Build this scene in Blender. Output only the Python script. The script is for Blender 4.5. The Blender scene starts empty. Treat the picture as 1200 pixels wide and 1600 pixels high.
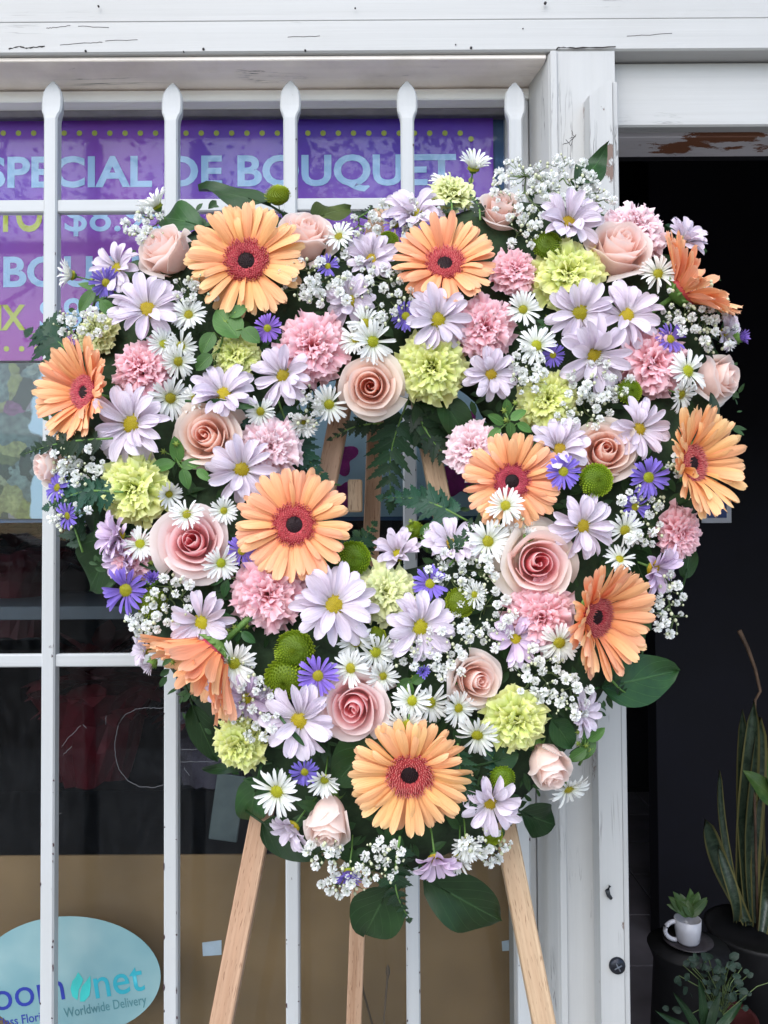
import bpy, math, random
from mathutils import Vector, Matrix, Quaternion
R = math.radians
PI = math.pi
random.seed(7)
S = bpy.context.scene
COL = S.collection

# ------------------------------------------------------------------ camera, sky, sun, exposure
cd = bpy.data.cameras.new('camera')
cam = bpy.data.objects.new('camera', cd)
COL.objects.link(cam)
S.camera = cam
CAM_P = Vector((0, 0, 1.30))
pitch, roll = R(1.4), R(0.36)
fwd = Vector((0, math.cos(pitch), math.sin(pitch)))
up0 = Vector((0, -math.sin(pitch), math.cos(pitch)))
rt0 = Vector((1, 0, 0))
rt = rt0 * math.cos(roll) - up0 * math.sin(roll)
up = rt0 * math.sin(roll) + up0 * math.cos(roll)
M = Matrix((rt, up, -fwd)).transposed().to_4x4()
M.translation = CAM_P
cam.matrix_world = M
cd.sensor_fit = 'VERTICAL'
cd.angle = 2 * math.atan(800 / 1200)
cd.clip_start = 0.02
cd.clip_end = 400
FPX = 1200.0

w = bpy.data.worlds.new('World')
S.world = w
w.use_nodes = True
nt = w.node_tree
sky = nt.nodes.new('ShaderNodeTexSky')
sky.sky_type = 'NISHITA'
sky.sun_disc = False
SUN_EL, SUN_AZ = R(44), R(203)          # azimuth clockwise from +Y: the sun stands behind the camera, to the left
sky.sun_elevation = SUN_EL
sky.sun_rotation = SUN_AZ
sky.air_density = 1.0
sky.dust_density = 0.6
bg = nt.nodes['Background']
bg.inputs[1].default_value = 0.15
nt.links.new(sky.outputs[0], bg.inputs[0])

sd = bpy.data.lights.new('sun', 'SUN')
sun = bpy.data.objects.new('sun', sd)
COL.objects.link(sun)
sd.energy = 1.9
sd.angle = R(75)
sd.color = (1.0, 0.94, 0.86)
sdir = Vector((math.sin(SUN_AZ) * math.cos(SUN_EL), math.cos(SUN_AZ) * math.cos(SUN_EL), math.sin(SUN_EL)))
sun.rotation_euler = sdir.to_track_quat('Z', 'Y').to_euler()

S.view_settings.view_transform = 'Standard'
S.view_settings.look = 'None'
S.view_settings.exposure = 1.2
S.view_settings.gamma = 1.0
S.view_settings.use_curve_mapping = False
try:
    S.cycles.use_denoising = True
    S.cycles.max_bounces = 12
    S.cycles.diffuse_bounces = 9
    S.cycles.transmission_bounces = 6
    S.cycles.transparent_max_bounces = 16
except Exception:
    pass


# ------------------------------------------------------------------ helpers
def at(px, py, Y):
    """point of the photograph's pixel (1200 x 1600 frame) on the vertical plane y = Y"""
    d = fwd * FPX + rt * (px - 600) + up * (800 - py)
    return CAM_P + d * (Y / d.y)


def obj(name, me, parent=None, mat=None, m=None, stuff=False):
    o = bpy.data.objects.new(name, me)
    COL.objects.link(o)
    if parent is not None:
        o.parent = parent
    if m is not None:
        o.matrix_local = m
    if mat is not None and me is not None:
        if not me.materials:
            me.materials.append(mat)
        elif me.materials[0] is not mat:
            o.material_slots[0].link = 'OBJECT'
            o.material_slots[0].material = mat
    if stuff:
        o['kind'] = 'stuff'
    return o


def tag(o, label=None, cat=None, group=None, kind=None):
    if label: o['label'] = label
    if cat: o['category'] = cat
    if group: o['group'] = group
    if kind: o['kind'] = kind
    return o


def empty(name, label, cat, group=None, m=None):
    o = bpy.data.objects.new(name, None)
    o.empty_display_size = 0.02
    COL.objects.link(o)
    if m is not None:
        o.matrix_world = m
    return tag(o, label, cat, group)


class MB:
    """collects vertices, faces and per-vertex uv, builds ONE mesh"""
    def __init__(s):
        s.v, s.f, s.uv = [], [], []

    def sheet(s, nu, nv, fn, m=None, flip=False):
        b = len(s.v)
        for j in range(nv + 1):
            for i in range(nu + 1):
                u, v = i / nu * 2 - 1, j / nv
                p = Vector(fn(u, v))
                if m is not None: p = m @ p
                s.v.append(p[:])
                s.uv.append((i / nu, v))
        for j in range(nv):
            for i in range(nu):
                a = b + j * (nu + 1) + i
                q = (a, a + 1, a + nu + 2, a + nu + 1)
                s.f.append(q[::-1] if flip else q)

    def tube(s, pts, rad, n=6, caps=True):
        b = len(s.v)
        pts = [Vector(p) for p in pts]
        k = len(pts)
        for i, p in enumerate(pts):
            t = (pts[min(i + 1, k - 1)] - pts[max(i - 1, 0)]).normalized()
            ref = Vector((0, 0, 1)) if abs(t.z) < 0.9 else Vector((1, 0, 0))
            a = t.cross(ref).normalized()
            c = t.cross(a)
            r = rad[i] if hasattr(rad, '__len__') else rad
            for q in range(n):
                an = 2 * PI * q / n
                s.v.append((p + a * (r * math.cos(an)) + c * (r * math.sin(an)))[:])
                s.uv.append((q / n, i / max(1, k - 1)))
        for i in range(k - 1):
            for q in range(n):
                q2 = (q + 1) % n
                s.f.append((b + i * n + q, b + i * n + q2, b + (i + 1) * n + q2, b + (i + 1) * n + q))
        if caps:
            s.f.append(tuple(b + q for q in range(n))[::-1])
            s.f.append(tuple(b + (k - 1) * n + q for q in range(n)))

    def lathe(s, prof, n=16, m=None):
        b = len(s.v)
        for i, (r, z) in enumerate(prof):
            for q in range(n):
                an = 2 * PI * q / n
                p = Vector((r * math.cos(an), r * math.sin(an), z))
                if m is not None: p = m @ p
                s.v.append(p[:])
                s.uv.append((q / n, i / (len(prof) - 1)))
        for i in range(len(prof) - 1):
            for q in range(n):
                q2 = (q + 1) % n
                s.f.append((b + i * n + q, b + i * n + q2, b + (i + 1) * n + q2, b + (i + 1) * n + q))

    def loft(s, rings):
        """rings: equal length lists of points, capped"""
        b = len(s.v)
        n = len(rings[0])
        for i, rg in enumerate(rings):
            for q, p in enumerate(rg):
                s.v.append(tuple(p)); s.uv.append((q / n, i / (len(rings) - 1)))
        for i in range(len(rings) - 1):
            for q in range(n):
                q2 = (q + 1) % n
                s.f.append((b + i * n + q, b + i * n + q2, b + (i + 1) * n + q2, b + (i + 1) * n + q))
        s.f.append(tuple(b + q for q in range(n))[::-1])
        s.f.append(tuple(b + (len(rings) - 1) * n + q for q in range(n)))

    def spike(s, p, d, l, r, n=3, blunt=0.0):
        b = len(s.v)
        p, d = Vector(p), Vector(d).normalized()
        ref = Vector((0, 0, 1)) if abs(d.z) < 0.9 else Vector((1, 0, 0))
        a = d.cross(ref).normalized(); c = d.cross(a)
        for q in range(n):
            an = 2 * PI * q / n
            s.v.append((p + (a * math.cos(an) + c * math.sin(an)) * r)[:]); s.uv.append((q / n, 0))
        s.v.append((p + d * l)[:]); s.uv.append((.5, 1))
        for q in range(n):
            s.f.append((b + q, b + (q + 1) % n, b + n))

    def fan(s, pts, y=None):
        b = len(s.v)
        for p in pts:
            s.v.append(tuple(p)); s.uv.append((0.5, 0.5))
        s.f.append(tuple(range(b, b + len(pts))))

    def mesh(s, name, smooth=True):
        me = bpy.data.meshes.new(name)
        me.from_pydata(s.v, [], s.f)
        ul = me.uv_layers.new(name='UVMap')
        lv = [0] * len(me.loops)
        me.loops.foreach_get('vertex_index', lv)
        flat = []
        for i in lv:
            flat.extend(s.uv[i])
        ul.data.foreach_set('uv', flat)
        me.polygons.foreach_set('use_smooth', [smooth] * len(me.polygons))
        me.update()
        return me


def box(mb, x0, x1, y0, y1, z0, z1, bv=0.0015):
    """box with chamfered vertical/horizontal edges (three nested rings along its longest axis)"""
    ax = max(range(3), key=lambda i: (x1 - x0, y1 - y0, z1 - z0)[i])
    lo, hi = [x0, y0, z0], [x1, y1, z1]
    a, c = [i for i in range(3) if i != ax]
    if ax == 1: a, c = c, a
    bv = min(bv, (hi[a] - lo[a]) * .4, (hi[c] - lo[c]) * .4)

    def ring(t, ins):
        A0, A1, C0, C1 = lo[a] + ins, hi[a] - ins, lo[c] + ins, hi[c] - ins
        k = bv
        pts = [(A0 + k, C0), (A1 - k, C0), (A1, C0 + k), (A1, C1 - k), (A1 - k, C1), (A0 + k, C1), (A0, C1 - k), (A0, C0 + k)]
        out = []
        for (pa, pc) in pts:
            v = [0, 0, 0]; v[a] = pa; v[c] = pc; v[ax] = t
            out.append(tuple(v))
        return out
    mb.loft([ring(lo[ax], bv * .7), ring(lo[ax] + bv, 0), ring(hi[ax] - bv, 0), ring(hi[ax], bv * .7)])


def boxobj(name, x0, x1, y0, y1, z0, z1, mat, parent=None, bv=0.0015):
    mb = MB()
    box(mb, x0, x1, y0, y1, z0, z1, bv)
    return obj(name, mb.mesh(name, False), parent, mat)


# ------------------------------------------------------------------ materials
def newmat(name):
    m = bpy.data.materials.new(name)
    m.use_nodes = True
    t = m.node_tree
    return m, t, t.nodes['Principled BSDF'], t.nodes['Material Output']


def N(t, kind, **kw):
    n = t.nodes.new(kind)
    for k, v in kw.items():
        if k in n.inputs: n.inputs[k].default_value = v
        else: setattr(n, k, v)
    return n


def ramp(t, stops, fac=None):
    r = t.nodes.new('ShaderNodeValToRGB')
    e = r.color_ramp.elements
    while len(e) < len(stops): e.new(0.5)
    for k, (p, c) in enumerate(stops):
        e[k].position = p
        e[k].color = tuple(c) + (1,) if len(c) == 3 else c
    if fac is not None: t.links.new(fac, r.inputs[0])
    return r


def mixc(t, a, b, fac, mode='MIX'):
    n = t.nodes.new('ShaderNodeMix')
    n.data_type = 'RGBA'; n.blend_type = mode
    for sock, val in ((n.inputs[0], fac), (n.inputs[6], a), (n.inputs[7], b)):
        if hasattr(val, 'is_linked'): t.links.new(val, sock)
        elif isinstance(val, (int, float)): sock.default_value = val
        else: sock.default_value = tuple(val) + (1,)
    return n.outputs[2]


def bump(t, h, dist, strength=1.0):
    b = t.nodes.new('ShaderNodeBump')
    b.inputs['Strength'].default_value = strength
    b.inputs['Distance'].default_value = dist
    t.links.new(h, b.inputs['Height'])
    return b.outputs[0]


def mapped(t, src, scale, rot=(0, 0, 0)):
    mp = t.nodes.new('ShaderNodeMapping')
    mp.inputs['Scale'].default_value = scale
    mp.inputs['Rotation'].default_value = rot
    t.links.new(src, mp.inputs[0])
    return mp.outputs[0]


def petal_mat(name, stops, streak=0.25, transl=0.25, vary=0.12, rough=0.55, usc=14, hue=0.01, dirt=None, bmp=0.0006):
    m, t, p, out = newmat(name)
    uv = t.nodes.new('ShaderNodeUVMap')
    sep = t.nodes.new('ShaderNodeSeparateXYZ'); t.links.new(uv.outputs[0], sep.inputs[0])
    r = ramp(t, stops, sep.outputs[1])
    st = N(t, 'ShaderNodeTexNoise', Scale=1.0, Detail=3.0)
    oi = t.nodes.new('ShaderNodeObjectInfo')
    vadd = t.nodes.new('ShaderNodeVectorMath'); vadd.operation = 'ADD'
    cmb = t.nodes.new('ShaderNodeCombineXYZ')
    mm = N(t, 'ShaderNodeMath', operation='MULTIPLY'); mm.inputs[1].default_value = 37
    t.links.new(oi.outputs['Random'], mm.inputs[0]); t.links.new(mm.outputs[0], cmb.inputs[2])
    t.links.new(mapped(t, uv.outputs[0], (usc, 1.6, 1)), vadd.inputs[0]); t.links.new(cmb.outputs[0], vadd.inputs[1])
    t.links.new(vadd.outputs[0], st.inputs['Vector'])
    sr = ramp(t, [(0.3, (1 - streak,) * 3), (0.7, (1.0, 1.0, 1.0))], st.outputs[0])
    c = mixc(t, r.outputs[0], sr.outputs[0], 1.0, 'MULTIPLY')
    hs = t.nodes.new('ShaderNodeHueSaturation')
    mr = N(t, 'ShaderNodeMapRange'); mr.inputs[3].default_value = 1 - vary; mr.inputs[4].default_value = 1.0
    t.links.new(oi.outputs['Random'], mr.inputs[0]); t.links.new(mr.outputs[0], hs.inputs['Value'])
    mh = N(t, 'ShaderNodeMapRange'); mh.inputs[3].default_value = .5 - hue; mh.inputs[4].default_value = .5 + hue
    fr = N(t, 'ShaderNodeMath', operation='FRACT')
    m7 = N(t, 'ShaderNodeMath', operation='MULTIPLY'); m7.inputs[1].default_value = 7.31
    t.links.new(oi.outputs['Random'], m7.inputs[0]); t.links.new(m7.outputs[0], fr.inputs[0])
    t.links.new(fr.outputs[0], mh.inputs[0]); t.links.new(mh.outputs[0], hs.inputs['Hue'])
    t.links.new(c, hs.inputs['Color'])
    col = hs.outputs[0]
    if dirt:
        geo = t.nodes.new('ShaderNodeTexCoord')
        dn = N(t, 'ShaderNodeTexNoise', Scale=dirt[1], Detail=4.0)
        t.links.new(geo.outputs['Object'], dn.inputs['Vector'])
        dr = ramp(t, [(dirt[2], (0, 0, 0)), (dirt[2] + .15, (1, 1, 1))], dn.outputs[0])
        col = mixc(t, col, dirt[0], dr.outputs[0])
    t.links.new(col, p.inputs['Base Color'])
    p.inputs['Roughness'].default_value = rough
    p.inputs['Specular IOR Level'].default_value = 0.3
    t.links.new(bump(t, st.outputs[0], bmp), p.inputs['Normal'])
    tr = t.nodes.new('ShaderNodeBsdfTranslucent')
    t.links.new(col, tr.inputs[0])
    mx = t.nodes.new('ShaderNodeMixShader'); mx.inputs[0].default_value = transl
    t.links.new(p.outputs[0], mx.inputs[1]); t.links.new(tr.outputs[0], mx.inputs[2])
    t.links.new(mx.outputs[0], out.inputs[0])
    return m


def plain(name, col, rough=0.6, noise=0.15, scale=40, spec=0.4, bmp=0.0, metal=0.0, stretch=(1, 1, 1)):
    m, t, p, out = newmat(name)
    tc = t.nodes.new('ShaderNodeTexCoord')
    n = N(t, 'ShaderNodeTexNoise', Scale=scale, Detail=5.0)
    t.links.new(mapped(t, tc.outputs['Object'], stretch), n.inputs['Vector'])
    lo = tuple(c * (1 - noise) for c in col)
    hi = tuple(min(1, c * (1 + noise)) for c in col)
    r = ramp(t, [(0.3, lo), (0.7, hi)], n.outputs[0])
    t.links.new(r.outputs[0], p.inputs['Base Color'])
    p.inputs['Roughness'].default_value = rough
    p.inputs['Metallic'].default_value = metal
    p.inputs['Specular IOR Level'].default_value = spec
    if bmp: t.links.new(bump(t, n.outputs[0], bmp), p.inputs['Normal'])
    return m


def leaf_mat(name, dark, light, vein, rough=0.35, nveins=9):
    """uv: u across, v along.  paler midrib and side veins, mottled blade"""
    m, t, p, out = newmat(name)
    uv = t.nodes.new('ShaderNodeUVMap')
    sep = t.nodes.new('ShaderNodeSeparateXYZ'); t.links.new(uv.outputs[0], sep.inputs[0])
    du = N(t, 'ShaderNodeMath', operation='SUBTRACT'); du.inputs[1].default_value = .5
    t.links.new(sep.outputs[0], du.inputs[0])
    ab = N(t, 'ShaderNodeMath', operation='ABSOLUTE'); t.links.new(du.outputs[0], ab.inputs[0])
    mid = ramp(t, [(0.0, (1, 1, 1)), (0.028, (0, 0, 0))], ab.outputs[0])
    k = N(t, 'ShaderNodeMath', operation='MULTIPLY_ADD'); k.inputs[1].default_value = -1.0
    t.links.new(ab.outputs[0], k.inputs[0]); t.links.new(sep.outputs[1], k.inputs[2])
    k2 = N(t, 'ShaderNodeMath', operation='MULTIPLY'); k2.inputs[1].default_value = nveins
    t.links.new(k.outputs[0], k2.inputs[0])
    fr = N(t, 'ShaderNodeMath', operation='FRACT'); t.links.new(k2.outputs[0], fr.inputs[0])
    sv = ramp(t, [(0.0, (.4, .4, .4)), (0.07, (0, 0, 0)), (0.94, (0, 0, 0)), (1.0, (.4, .4, .4))], fr.outputs[0])
    vn = mixc(t, mid.outputs[0], sv.outputs[0], 1.0, 'ADD')
    tc = t.nodes.new('ShaderNodeTexCoord')
    no = N(t, 'ShaderNodeTexNoise', Scale=35.0, Detail=5.0); t.links.new(tc.outputs['Object'], no.inputs['Vector'])
    base = ramp(t, [(0.35, dark), (0.7, light)], no.outputs[0])
    oi = t.nodes.new('ShaderNodeObjectInfo')
    hs = t.nodes.new('ShaderNodeHueSaturation')
    mr = N(t, 'ShaderNodeMapRange'); mr.inputs[3].default_value = .7; mr.inputs[4].default_value = 1.25
    t.links.new(oi.outputs['Random'], mr.inputs[0]); t.links.new(mr.outputs[0], hs.inputs['Value'])
    t.links.new(base.outputs[0], hs.inputs['Color'])
    col = mixc(t, hs.outputs[0], vein, vn)
    # vn is a colour socket: fac takes its grey value
    t.links.new(col, p.inputs['Base Color'])
    p.inputs['Roughness'].default_value = rough
    p.inputs['Specular IOR Level'].default_value = .3
    t.links.new(bump(t, vn, 0.0006, .6), p.inputs['Normal'])
    tr = t.nodes.new('ShaderNodeBsdfTranslucent'); t.links.new(col, tr.inputs[0])
    mx = t.nodes.new('ShaderNodeMixShader'); mx.inputs[0].default_value = 0.12
    t.links.new(p.outputs[0], mx.inputs[1]); t.links.new(tr.outputs[0], mx.inputs[2])
    t.links.new(mx.outputs[0], out.inputs[0])
    return m


def paint_mat(name, col, under, grime, axis, crack=0.5, chip=0.60, chipscale=9.0, rough=0.5, gr=0.5):
    """old brush painted wood / iron: grain relief along axis, hairline cracks, grime and chips"""
    m, t, p, out = newmat(name)
    tc = t.nodes.new('ShaderNodeTexCoord')
    lo, hi = 1.2, 55.0
    sc = [hi, hi, hi]; sc[axis] = lo
    g = N(t, 'ShaderNodeTexNoise', Scale=1.0, Detail=4.0, Roughness=0.6)
    t.links.new(mapped(t, tc.outputs['Object'], sc), g.inputs['Vector'])
    sc2 = [22.0] * 3; sc2[axis] = 1.6
    g2 = N(t, 'ShaderNodeTexNoise', Scale=1.0, Detail=6.0, Roughness=0.65, Distortion=.4)
    t.links.new(mapped(t, tc.outputs['Object'], sc2), g2.inputs['Vector'])
    line = ramp(t, [(0.492, (0, 0, 0)), (0.5, (1, 1, 1)), (0.508, (0, 0, 0))], g2.outputs[0])
    msk = N(t, 'ShaderNodeTexNoise', Scale=7.0, Detail=3.0)
    t.links.new(tc.outputs['Object'], msk.inputs['Vector'])
    mskr = ramp(t, [(0.5, (0, 0, 0)), (0.62, (crack,) * 3)], msk.outputs[0])
    lines = mixc(t, line.outputs[0], mskr.outputs[0], 1.0, 'MULTIPLY')
    cl = N(t, 'ShaderNodeTexNoise', Scale=5.0, Detail=6.0, Roughness=.6)
    t.links.new(tc.outputs['Object'], cl.inputs['Vector'])
    clr = ramp(t, [(0.42, (0, 0, 0)), (0.75, (gr,) * 3)], cl.outputs[0])
    base = mixc(t, col, grime, clr.outputs[0])
    fine = ramp(t, [(0.3, (.93, .93, .93)), (0.6, (1, 1, 1))], g.outputs[0])
    base = mixc(t, base, fine.outputs[0], 1.0, 'MULTIPLY')
    base = mixc(t, base, tuple(c * .25 for c in under), lines)
    ch = N(t, 'ShaderNodeTexNoise', Scale=chipscale, Detail=8.0, Roughness=.7)
    sc3 = [1.8] * 3; sc3[axis] = .8
    t.links.new(mapped(t, tc.outputs['Object'], sc3), ch.inputs['Vector'])
    chr_ = ramp(t, [(chip, (0, 0, 0)), (chip + .012, (1, 1, 1))], ch.outputs[0])
    base = mixc(t, base, under, chr_.outputs[0])
    t.links.new(base, p.inputs['Base Color'])
    p.inputs['Roughness'].default_value = rough
    h = mixc(t, g.outputs[0], (0, 0, 0), lines)
    h = mixc(t, h, (0, 0, 0), chr_.outputs[0])
    t.links.new(bump(t, h, 0.0009, .8), p.inputs['Normal'])
    return m


def wood_mat(name, a, b, axis):
    m, t, p, out = newmat(name)
    tc = t.nodes.new('ShaderNodeTexCoord')
    sc = [38.0] * 3; sc[axis] = 1.0
    n = N(t, 'ShaderNodeTexNoise', Scale=1.0, Detail=4.0, Distortion=.6)
    t.links.new(mapped(t, tc.outputs['Object'], sc), n.inputs['Vector'])
    sc = [420.0] * 3; sc[axis] = 14.0
    n2 = N(t, 'ShaderNodeTexNoise', Scale=1.0, Detail=2.0)
    t.links.new(mapped(t, tc.outputs['Object'], sc), n2.inputs['Vector'])
    r = ramp(t, [(0.3, b), (0.55, a), (0.75, tuple(min(1, c * 1.12) for c in a))], n.outputs[0])
    r2 = ramp(t, [(0.3, (.8, .76, .72)), (0.6, (1, 1, 1))], n2.outputs[0])
    sc = [900.0] * 3; sc[axis] = 90.0
    n3 = N(t, 'ShaderNodeTexNoise', Scale=1.0, Detail=1.0)
    t.links.new(mapped(t, tc.outputs['Object'], sc), n3.inputs['Vector'])
    r3 = ramp(t, [(0.30, (.55, .48, .42)), (0.38, (1, 1, 1))], n3.outputs[0])
    n4 = N(t, 'ShaderNodeTexNoise', Scale=9.0, Detail=5.0); t.links.new(tc.outputs['Object'], n4.inputs['Vector'])
    r4 = ramp(t, [(0.3, (.86, .84, .82)), (0.6, (1, 1, 1))], n4.outputs[0])
    cw = mixc(t, r.outputs[0], r2.outputs[0], 1.0, 'MULTIPLY')
    cw = mixc(t, cw, r3.outputs[0], 1.0, 'MULTIPLY')
    t.links.new(mixc(t, cw, r4.outputs[0], 1.0, 'MULTIPLY'), p.inputs['Base Color'])
    p.inputs['Roughness'].default_value = .6
    t.links.new(bump(t, n2.outputs[0], 0.0004), p.inputs['Normal'])
    return m


MAT = {}
MAT['white_h'] = paint_mat('white painted board', (.43, .43, .42), (.12, .10, .10), (.32, .31, .29), 0, crack=.75, chip=.715, gr=.25)
MAT['white_v'] = paint_mat('white painted post', (.43, .43, .42), (.10, .09, .09), (.32, .325, .325), 2, crack=.8, chip=.70, gr=.25)
MAT['white_head'] = paint_mat('white painted head trim', (.84, .84, .82), (.12, .10, .10), (.66, .64, .60), 0, crack=.75, chip=.715, gr=.4)  # copy of the white board paint, brightened to offset shade under the soffit
MAT['white_chip'] = paint_mat('chipped white door stop', (.43, .43, .42), (.16, .10, .075), (.30, .30, .30), 2, crack=.9, chip=.63, chipscale=14, gr=.3)
MAT['soffit'] = paint_mat('dingy painted soffit', (.94, .86, .78), (.10, .08, .06), (.50, .43, .36), 0, crack=.9, chip=.70, gr=.8)
MAT['peel'] = paint_mat('peeling lintel underside', (.62, .60, .62), (.20, .08, .04), (.45, .42, .42), 0, crack=.4, chip=.545, chipscale=6, gr=.5)
MAT['iron'] = paint_mat('white painted iron', (.43, .44, .44), (.07, .045, .05), (.47, .50, .53), 2, crack=0, chip=.69, chipscale=26, rough=.42, gr=.3)
MAT['iron_h'] = paint_mat('white painted iron rail', (.43, .44, .44), (.07, .045, .05), (.47, .50, .53), 0, crack=0, chip=.70, chipscale=26, rough=.42, gr=.3)
MAT['pine'] = wood_mat('pine', (.52, .375, .24), (.44, .29, .175), 2)
MAT['pine_red'] = wood_mat('reddish pine', (.46, .295, .19), (.38, .22, .13), 2)
MAT['stem'] = plain('flower stem', (.10, .20, .04), .5, .3, 60)
MAT['calyx'] = plain('calyx', (.11, .21, .04), .5, .3, 80)
MAT['foam'] = plain('moss and foam', (.02, .04, .015), .9, .5, 60, bmp=.003)

MAT['gerbera'] = petal_mat('apricot gerbera petal', [(0, (.95, .34, .11)), (.2, (.97, .46, .18)), (.6, (.98, .54, .25)), (1, (.98, .62, .34))], streak=.12, usc=9, transl=.2, vary=.08, hue=.012, bmp=.0007)
MAT['gerb_peach'] = petal_mat('peach gerbera petal', [(0, (.94, .30, .11)), (.2, (.96, .40, .18)), (.6, (.97, .48, .25)), (1, (.98, .56, .33))], streak=.12, usc=9, transl=.2, vary=.08, hue=.012, bmp=.0007)
MAT['gerb_eye'] = petal_mat('coral disc florets', [(0, (.45, .03, .05)), (.45, (.80, .13, .15)), (1, (.92, .42, .34))], streak=.15, transl=.1, vary=.1)
MAT['gerb_core'] = petal_mat('maroon disc centre', [(0, (.015, .004, .006)), (.7, (.035, .008, .012)), (1, (.20, .07, .03))], streak=.3, transl=0)
MAT['lav'] = petal_mat('lavender daisy petal', [(0, (.74, .68, .70)), (.25, (.83, .72, .83)), (.7, (.88, .78, .89)), (1, (.90, .82, .92))], streak=.09, usc=13, vary=.08, hue=.015, transl=.25, bmp=.0014)
MAT['lav_pink'] = petal_mat('mauve daisy petal', [(0, (.64, .50, .62)), (.3, (.76, .58, .78)), (1, (.86, .72, .88))], streak=.12, usc=8, vary=.10, hue=.015, transl=.2, bmp=.0008)
MAT['yellow'] = petal_mat('yellow disc florets', [(0, (.42, .33, .012)), (.6, (.68, .50, .016)), (1, (.82, .64, .04))], streak=.2, transl=.05, vary=.25, hue=.02)
MAT['yelgreen'] = petal_mat('yellow green disc florets', [(0, (.36, .36, .012)), (.6, (.60, .56, .02)), (1, (.80, .74, .07))], streak=.2, transl=.05, vary=.25, hue=.02)
MAT['white_p'] = petal_mat('white aster petal', [(0, (.74, .78, .55)), (.25, (.90, .91, .86)), (1, (.94, .94, .93))], streak=.05, vary=.05, transl=.2)
MAT['purple'] = petal_mat('violet aster petal', [(0, (.30, .18, .64)), (.5, (.32, .20, .80)), (1, (.42, .29, .88))], streak=.2, vary=.2, hue=.015)
MAT['carn_pink'] = petal_mat('pink carnation petal', [(0, (.94, .46, .48)), (.5, (.97, .44, .50)), (.85, (.98, .55, .61)), (1, (.99, .70, .75))], streak=.08, vary=.06, transl=.3, hue=.008)
MAT['carn_pale'] = petal_mat('pale pink carnation petal', [(0, (.92, .58, .58)), (.5, (.96, .61, .66)), (.85, (.97, .70, .75)), (1, (.98, .82, .86))], streak=.08, vary=.06, transl=.3, hue=.008)
MAT['carn_green'] = petal_mat('lime carnation petal', [(0, (.54, .63, .13)), (.5, (.73, .79, .20)), (.85, (.82, .86, .28)), (1, (.89, .91, .44))], streak=.08, vary=.08, transl=.3, hue=.01)
MAT['carn_cream'] = petal_mat('pale lime carnation petal', [(0, (.54, .62, .18)), (.5, (.74, .80, .30)), (1, (.88, .90, .52))], streak=.08, vary=.08, transl=.3, hue=.01)
MAT['button'] = petal_mat('green button florets', [(0, (.14, .22, .008)), (.6, (.30, .42, .018)), (1, (.52, .60, .06))], streak=.2, vary=.25, transl=.1, hue=.015)
MAT['gyp'] = petal_mat('gypsophila blossom', [(0, (.80, .84, .72)), (.4, (.93, .94, .91)), (1, (.95, .95, .94))], streak=.04, vary=.05, transl=.25)
MAT['gypstem'] = plain('gypsophila stem', (.12, .17, .06), .6, .3, 60)
MAT['gypbud'] = plain('gypsophila bud', (.50, .52, .34), .6, .25, 200)


def rose_mat(name, inner, mid, outer, edge):
    """uv.x carries how far out in the flower the petal sits, uv.y runs from base to lip"""
    m = petal_mat(name, [(0, (1, 1, 1)), (1, (1, 1, 1))], streak=.05, vary=.04, transl=.45, hue=.006, usc=5, dirt=None)
    t = m.node_tree
    rp = [n for n in t.nodes if n.type == 'VALTORGB'][0]
    sep = [n for n in t.nodes if n.type == 'SEPXYZ'][0]
    layer = ramp(t, [(0, inner), (.45, mid), (.85, outer), (1, outer)], sep.outputs[0])
    lip = ramp(t, [(.80, (0, 0, 0)), (1, (.75, .75, .75))], sep.outputs[1])
    c = mixc(t, layer.outputs[0], edge, lip.outputs[0])
    for l in list(t.links):
        if l.from_node == rp: tgt = l.to_socket
    t.links.new(c, tgt)
    return m


MAT['rose_pink'] = rose_mat('pink rose petal', (.98, .46, .50), (.98, .63, .64), (.98, .81, .78), (.97, .87, .84))
MAT['rose_peach'] = rose_mat('peach rose petal', (.98, .58, .48), (.98, .69, .58), (.98, .82, .71), (.97, .87, .79))
MAT['rose_blush'] = rose_mat('blush rose petal', (.98, .62, .53), (.98, .73, .64), (.98, .82, .75), (.97, .89, .85))
MAT['rose_cream'] = rose_mat('cream edged rose petal', (.98, .42, .48), (.98, .62, .63), (.98, .89, .76), (.97, .87, .82))

MAT['leaf_dark'] = leaf_mat('dark glossy leaf', (.010, .032, .008), (.018, .052, .012), (.035, .08, .025), .45, 5)
MAT['leaf_mid'] = leaf_mat('mid green leaf', (.016, .055, .016), (.036, .10, .024), (.06, .14, .045), .4, 5)
MAT['leaf_olive'] = leaf_mat('olive leaf', (.05, .075, .012), (.08, .11, .02), (.10, .14, .04), .4)
MAT['leaf_fresh'] = leaf_mat('fresh green leaf', (.05, .13, .025), (.09, .20, .04), (.13, .26, .07), .4, 6)
MAT['fern'] = leaf_mat('fern leaflet', (.010, .036, .016), (.022, .062, .024), (.03, .08, .03), .4, 8)
MAT['fern_dk'] = leaf_mat('dark fern leaflet', (.008, .022, .009), (.015, .036, .013), (.02, .05, .02), .45, 8)
MAT['fern_bl'] = leaf_mat('blue green fern leaflet', (.012, .055, .033), (.028, .09, .05), (.04, .11, .06), .4, 8)
MAT['filler'] = leaf_mat('filler foliage', (.016, .045, .012), (.036, .090, .026), (.04, .09, .032), .5, 6)

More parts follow.
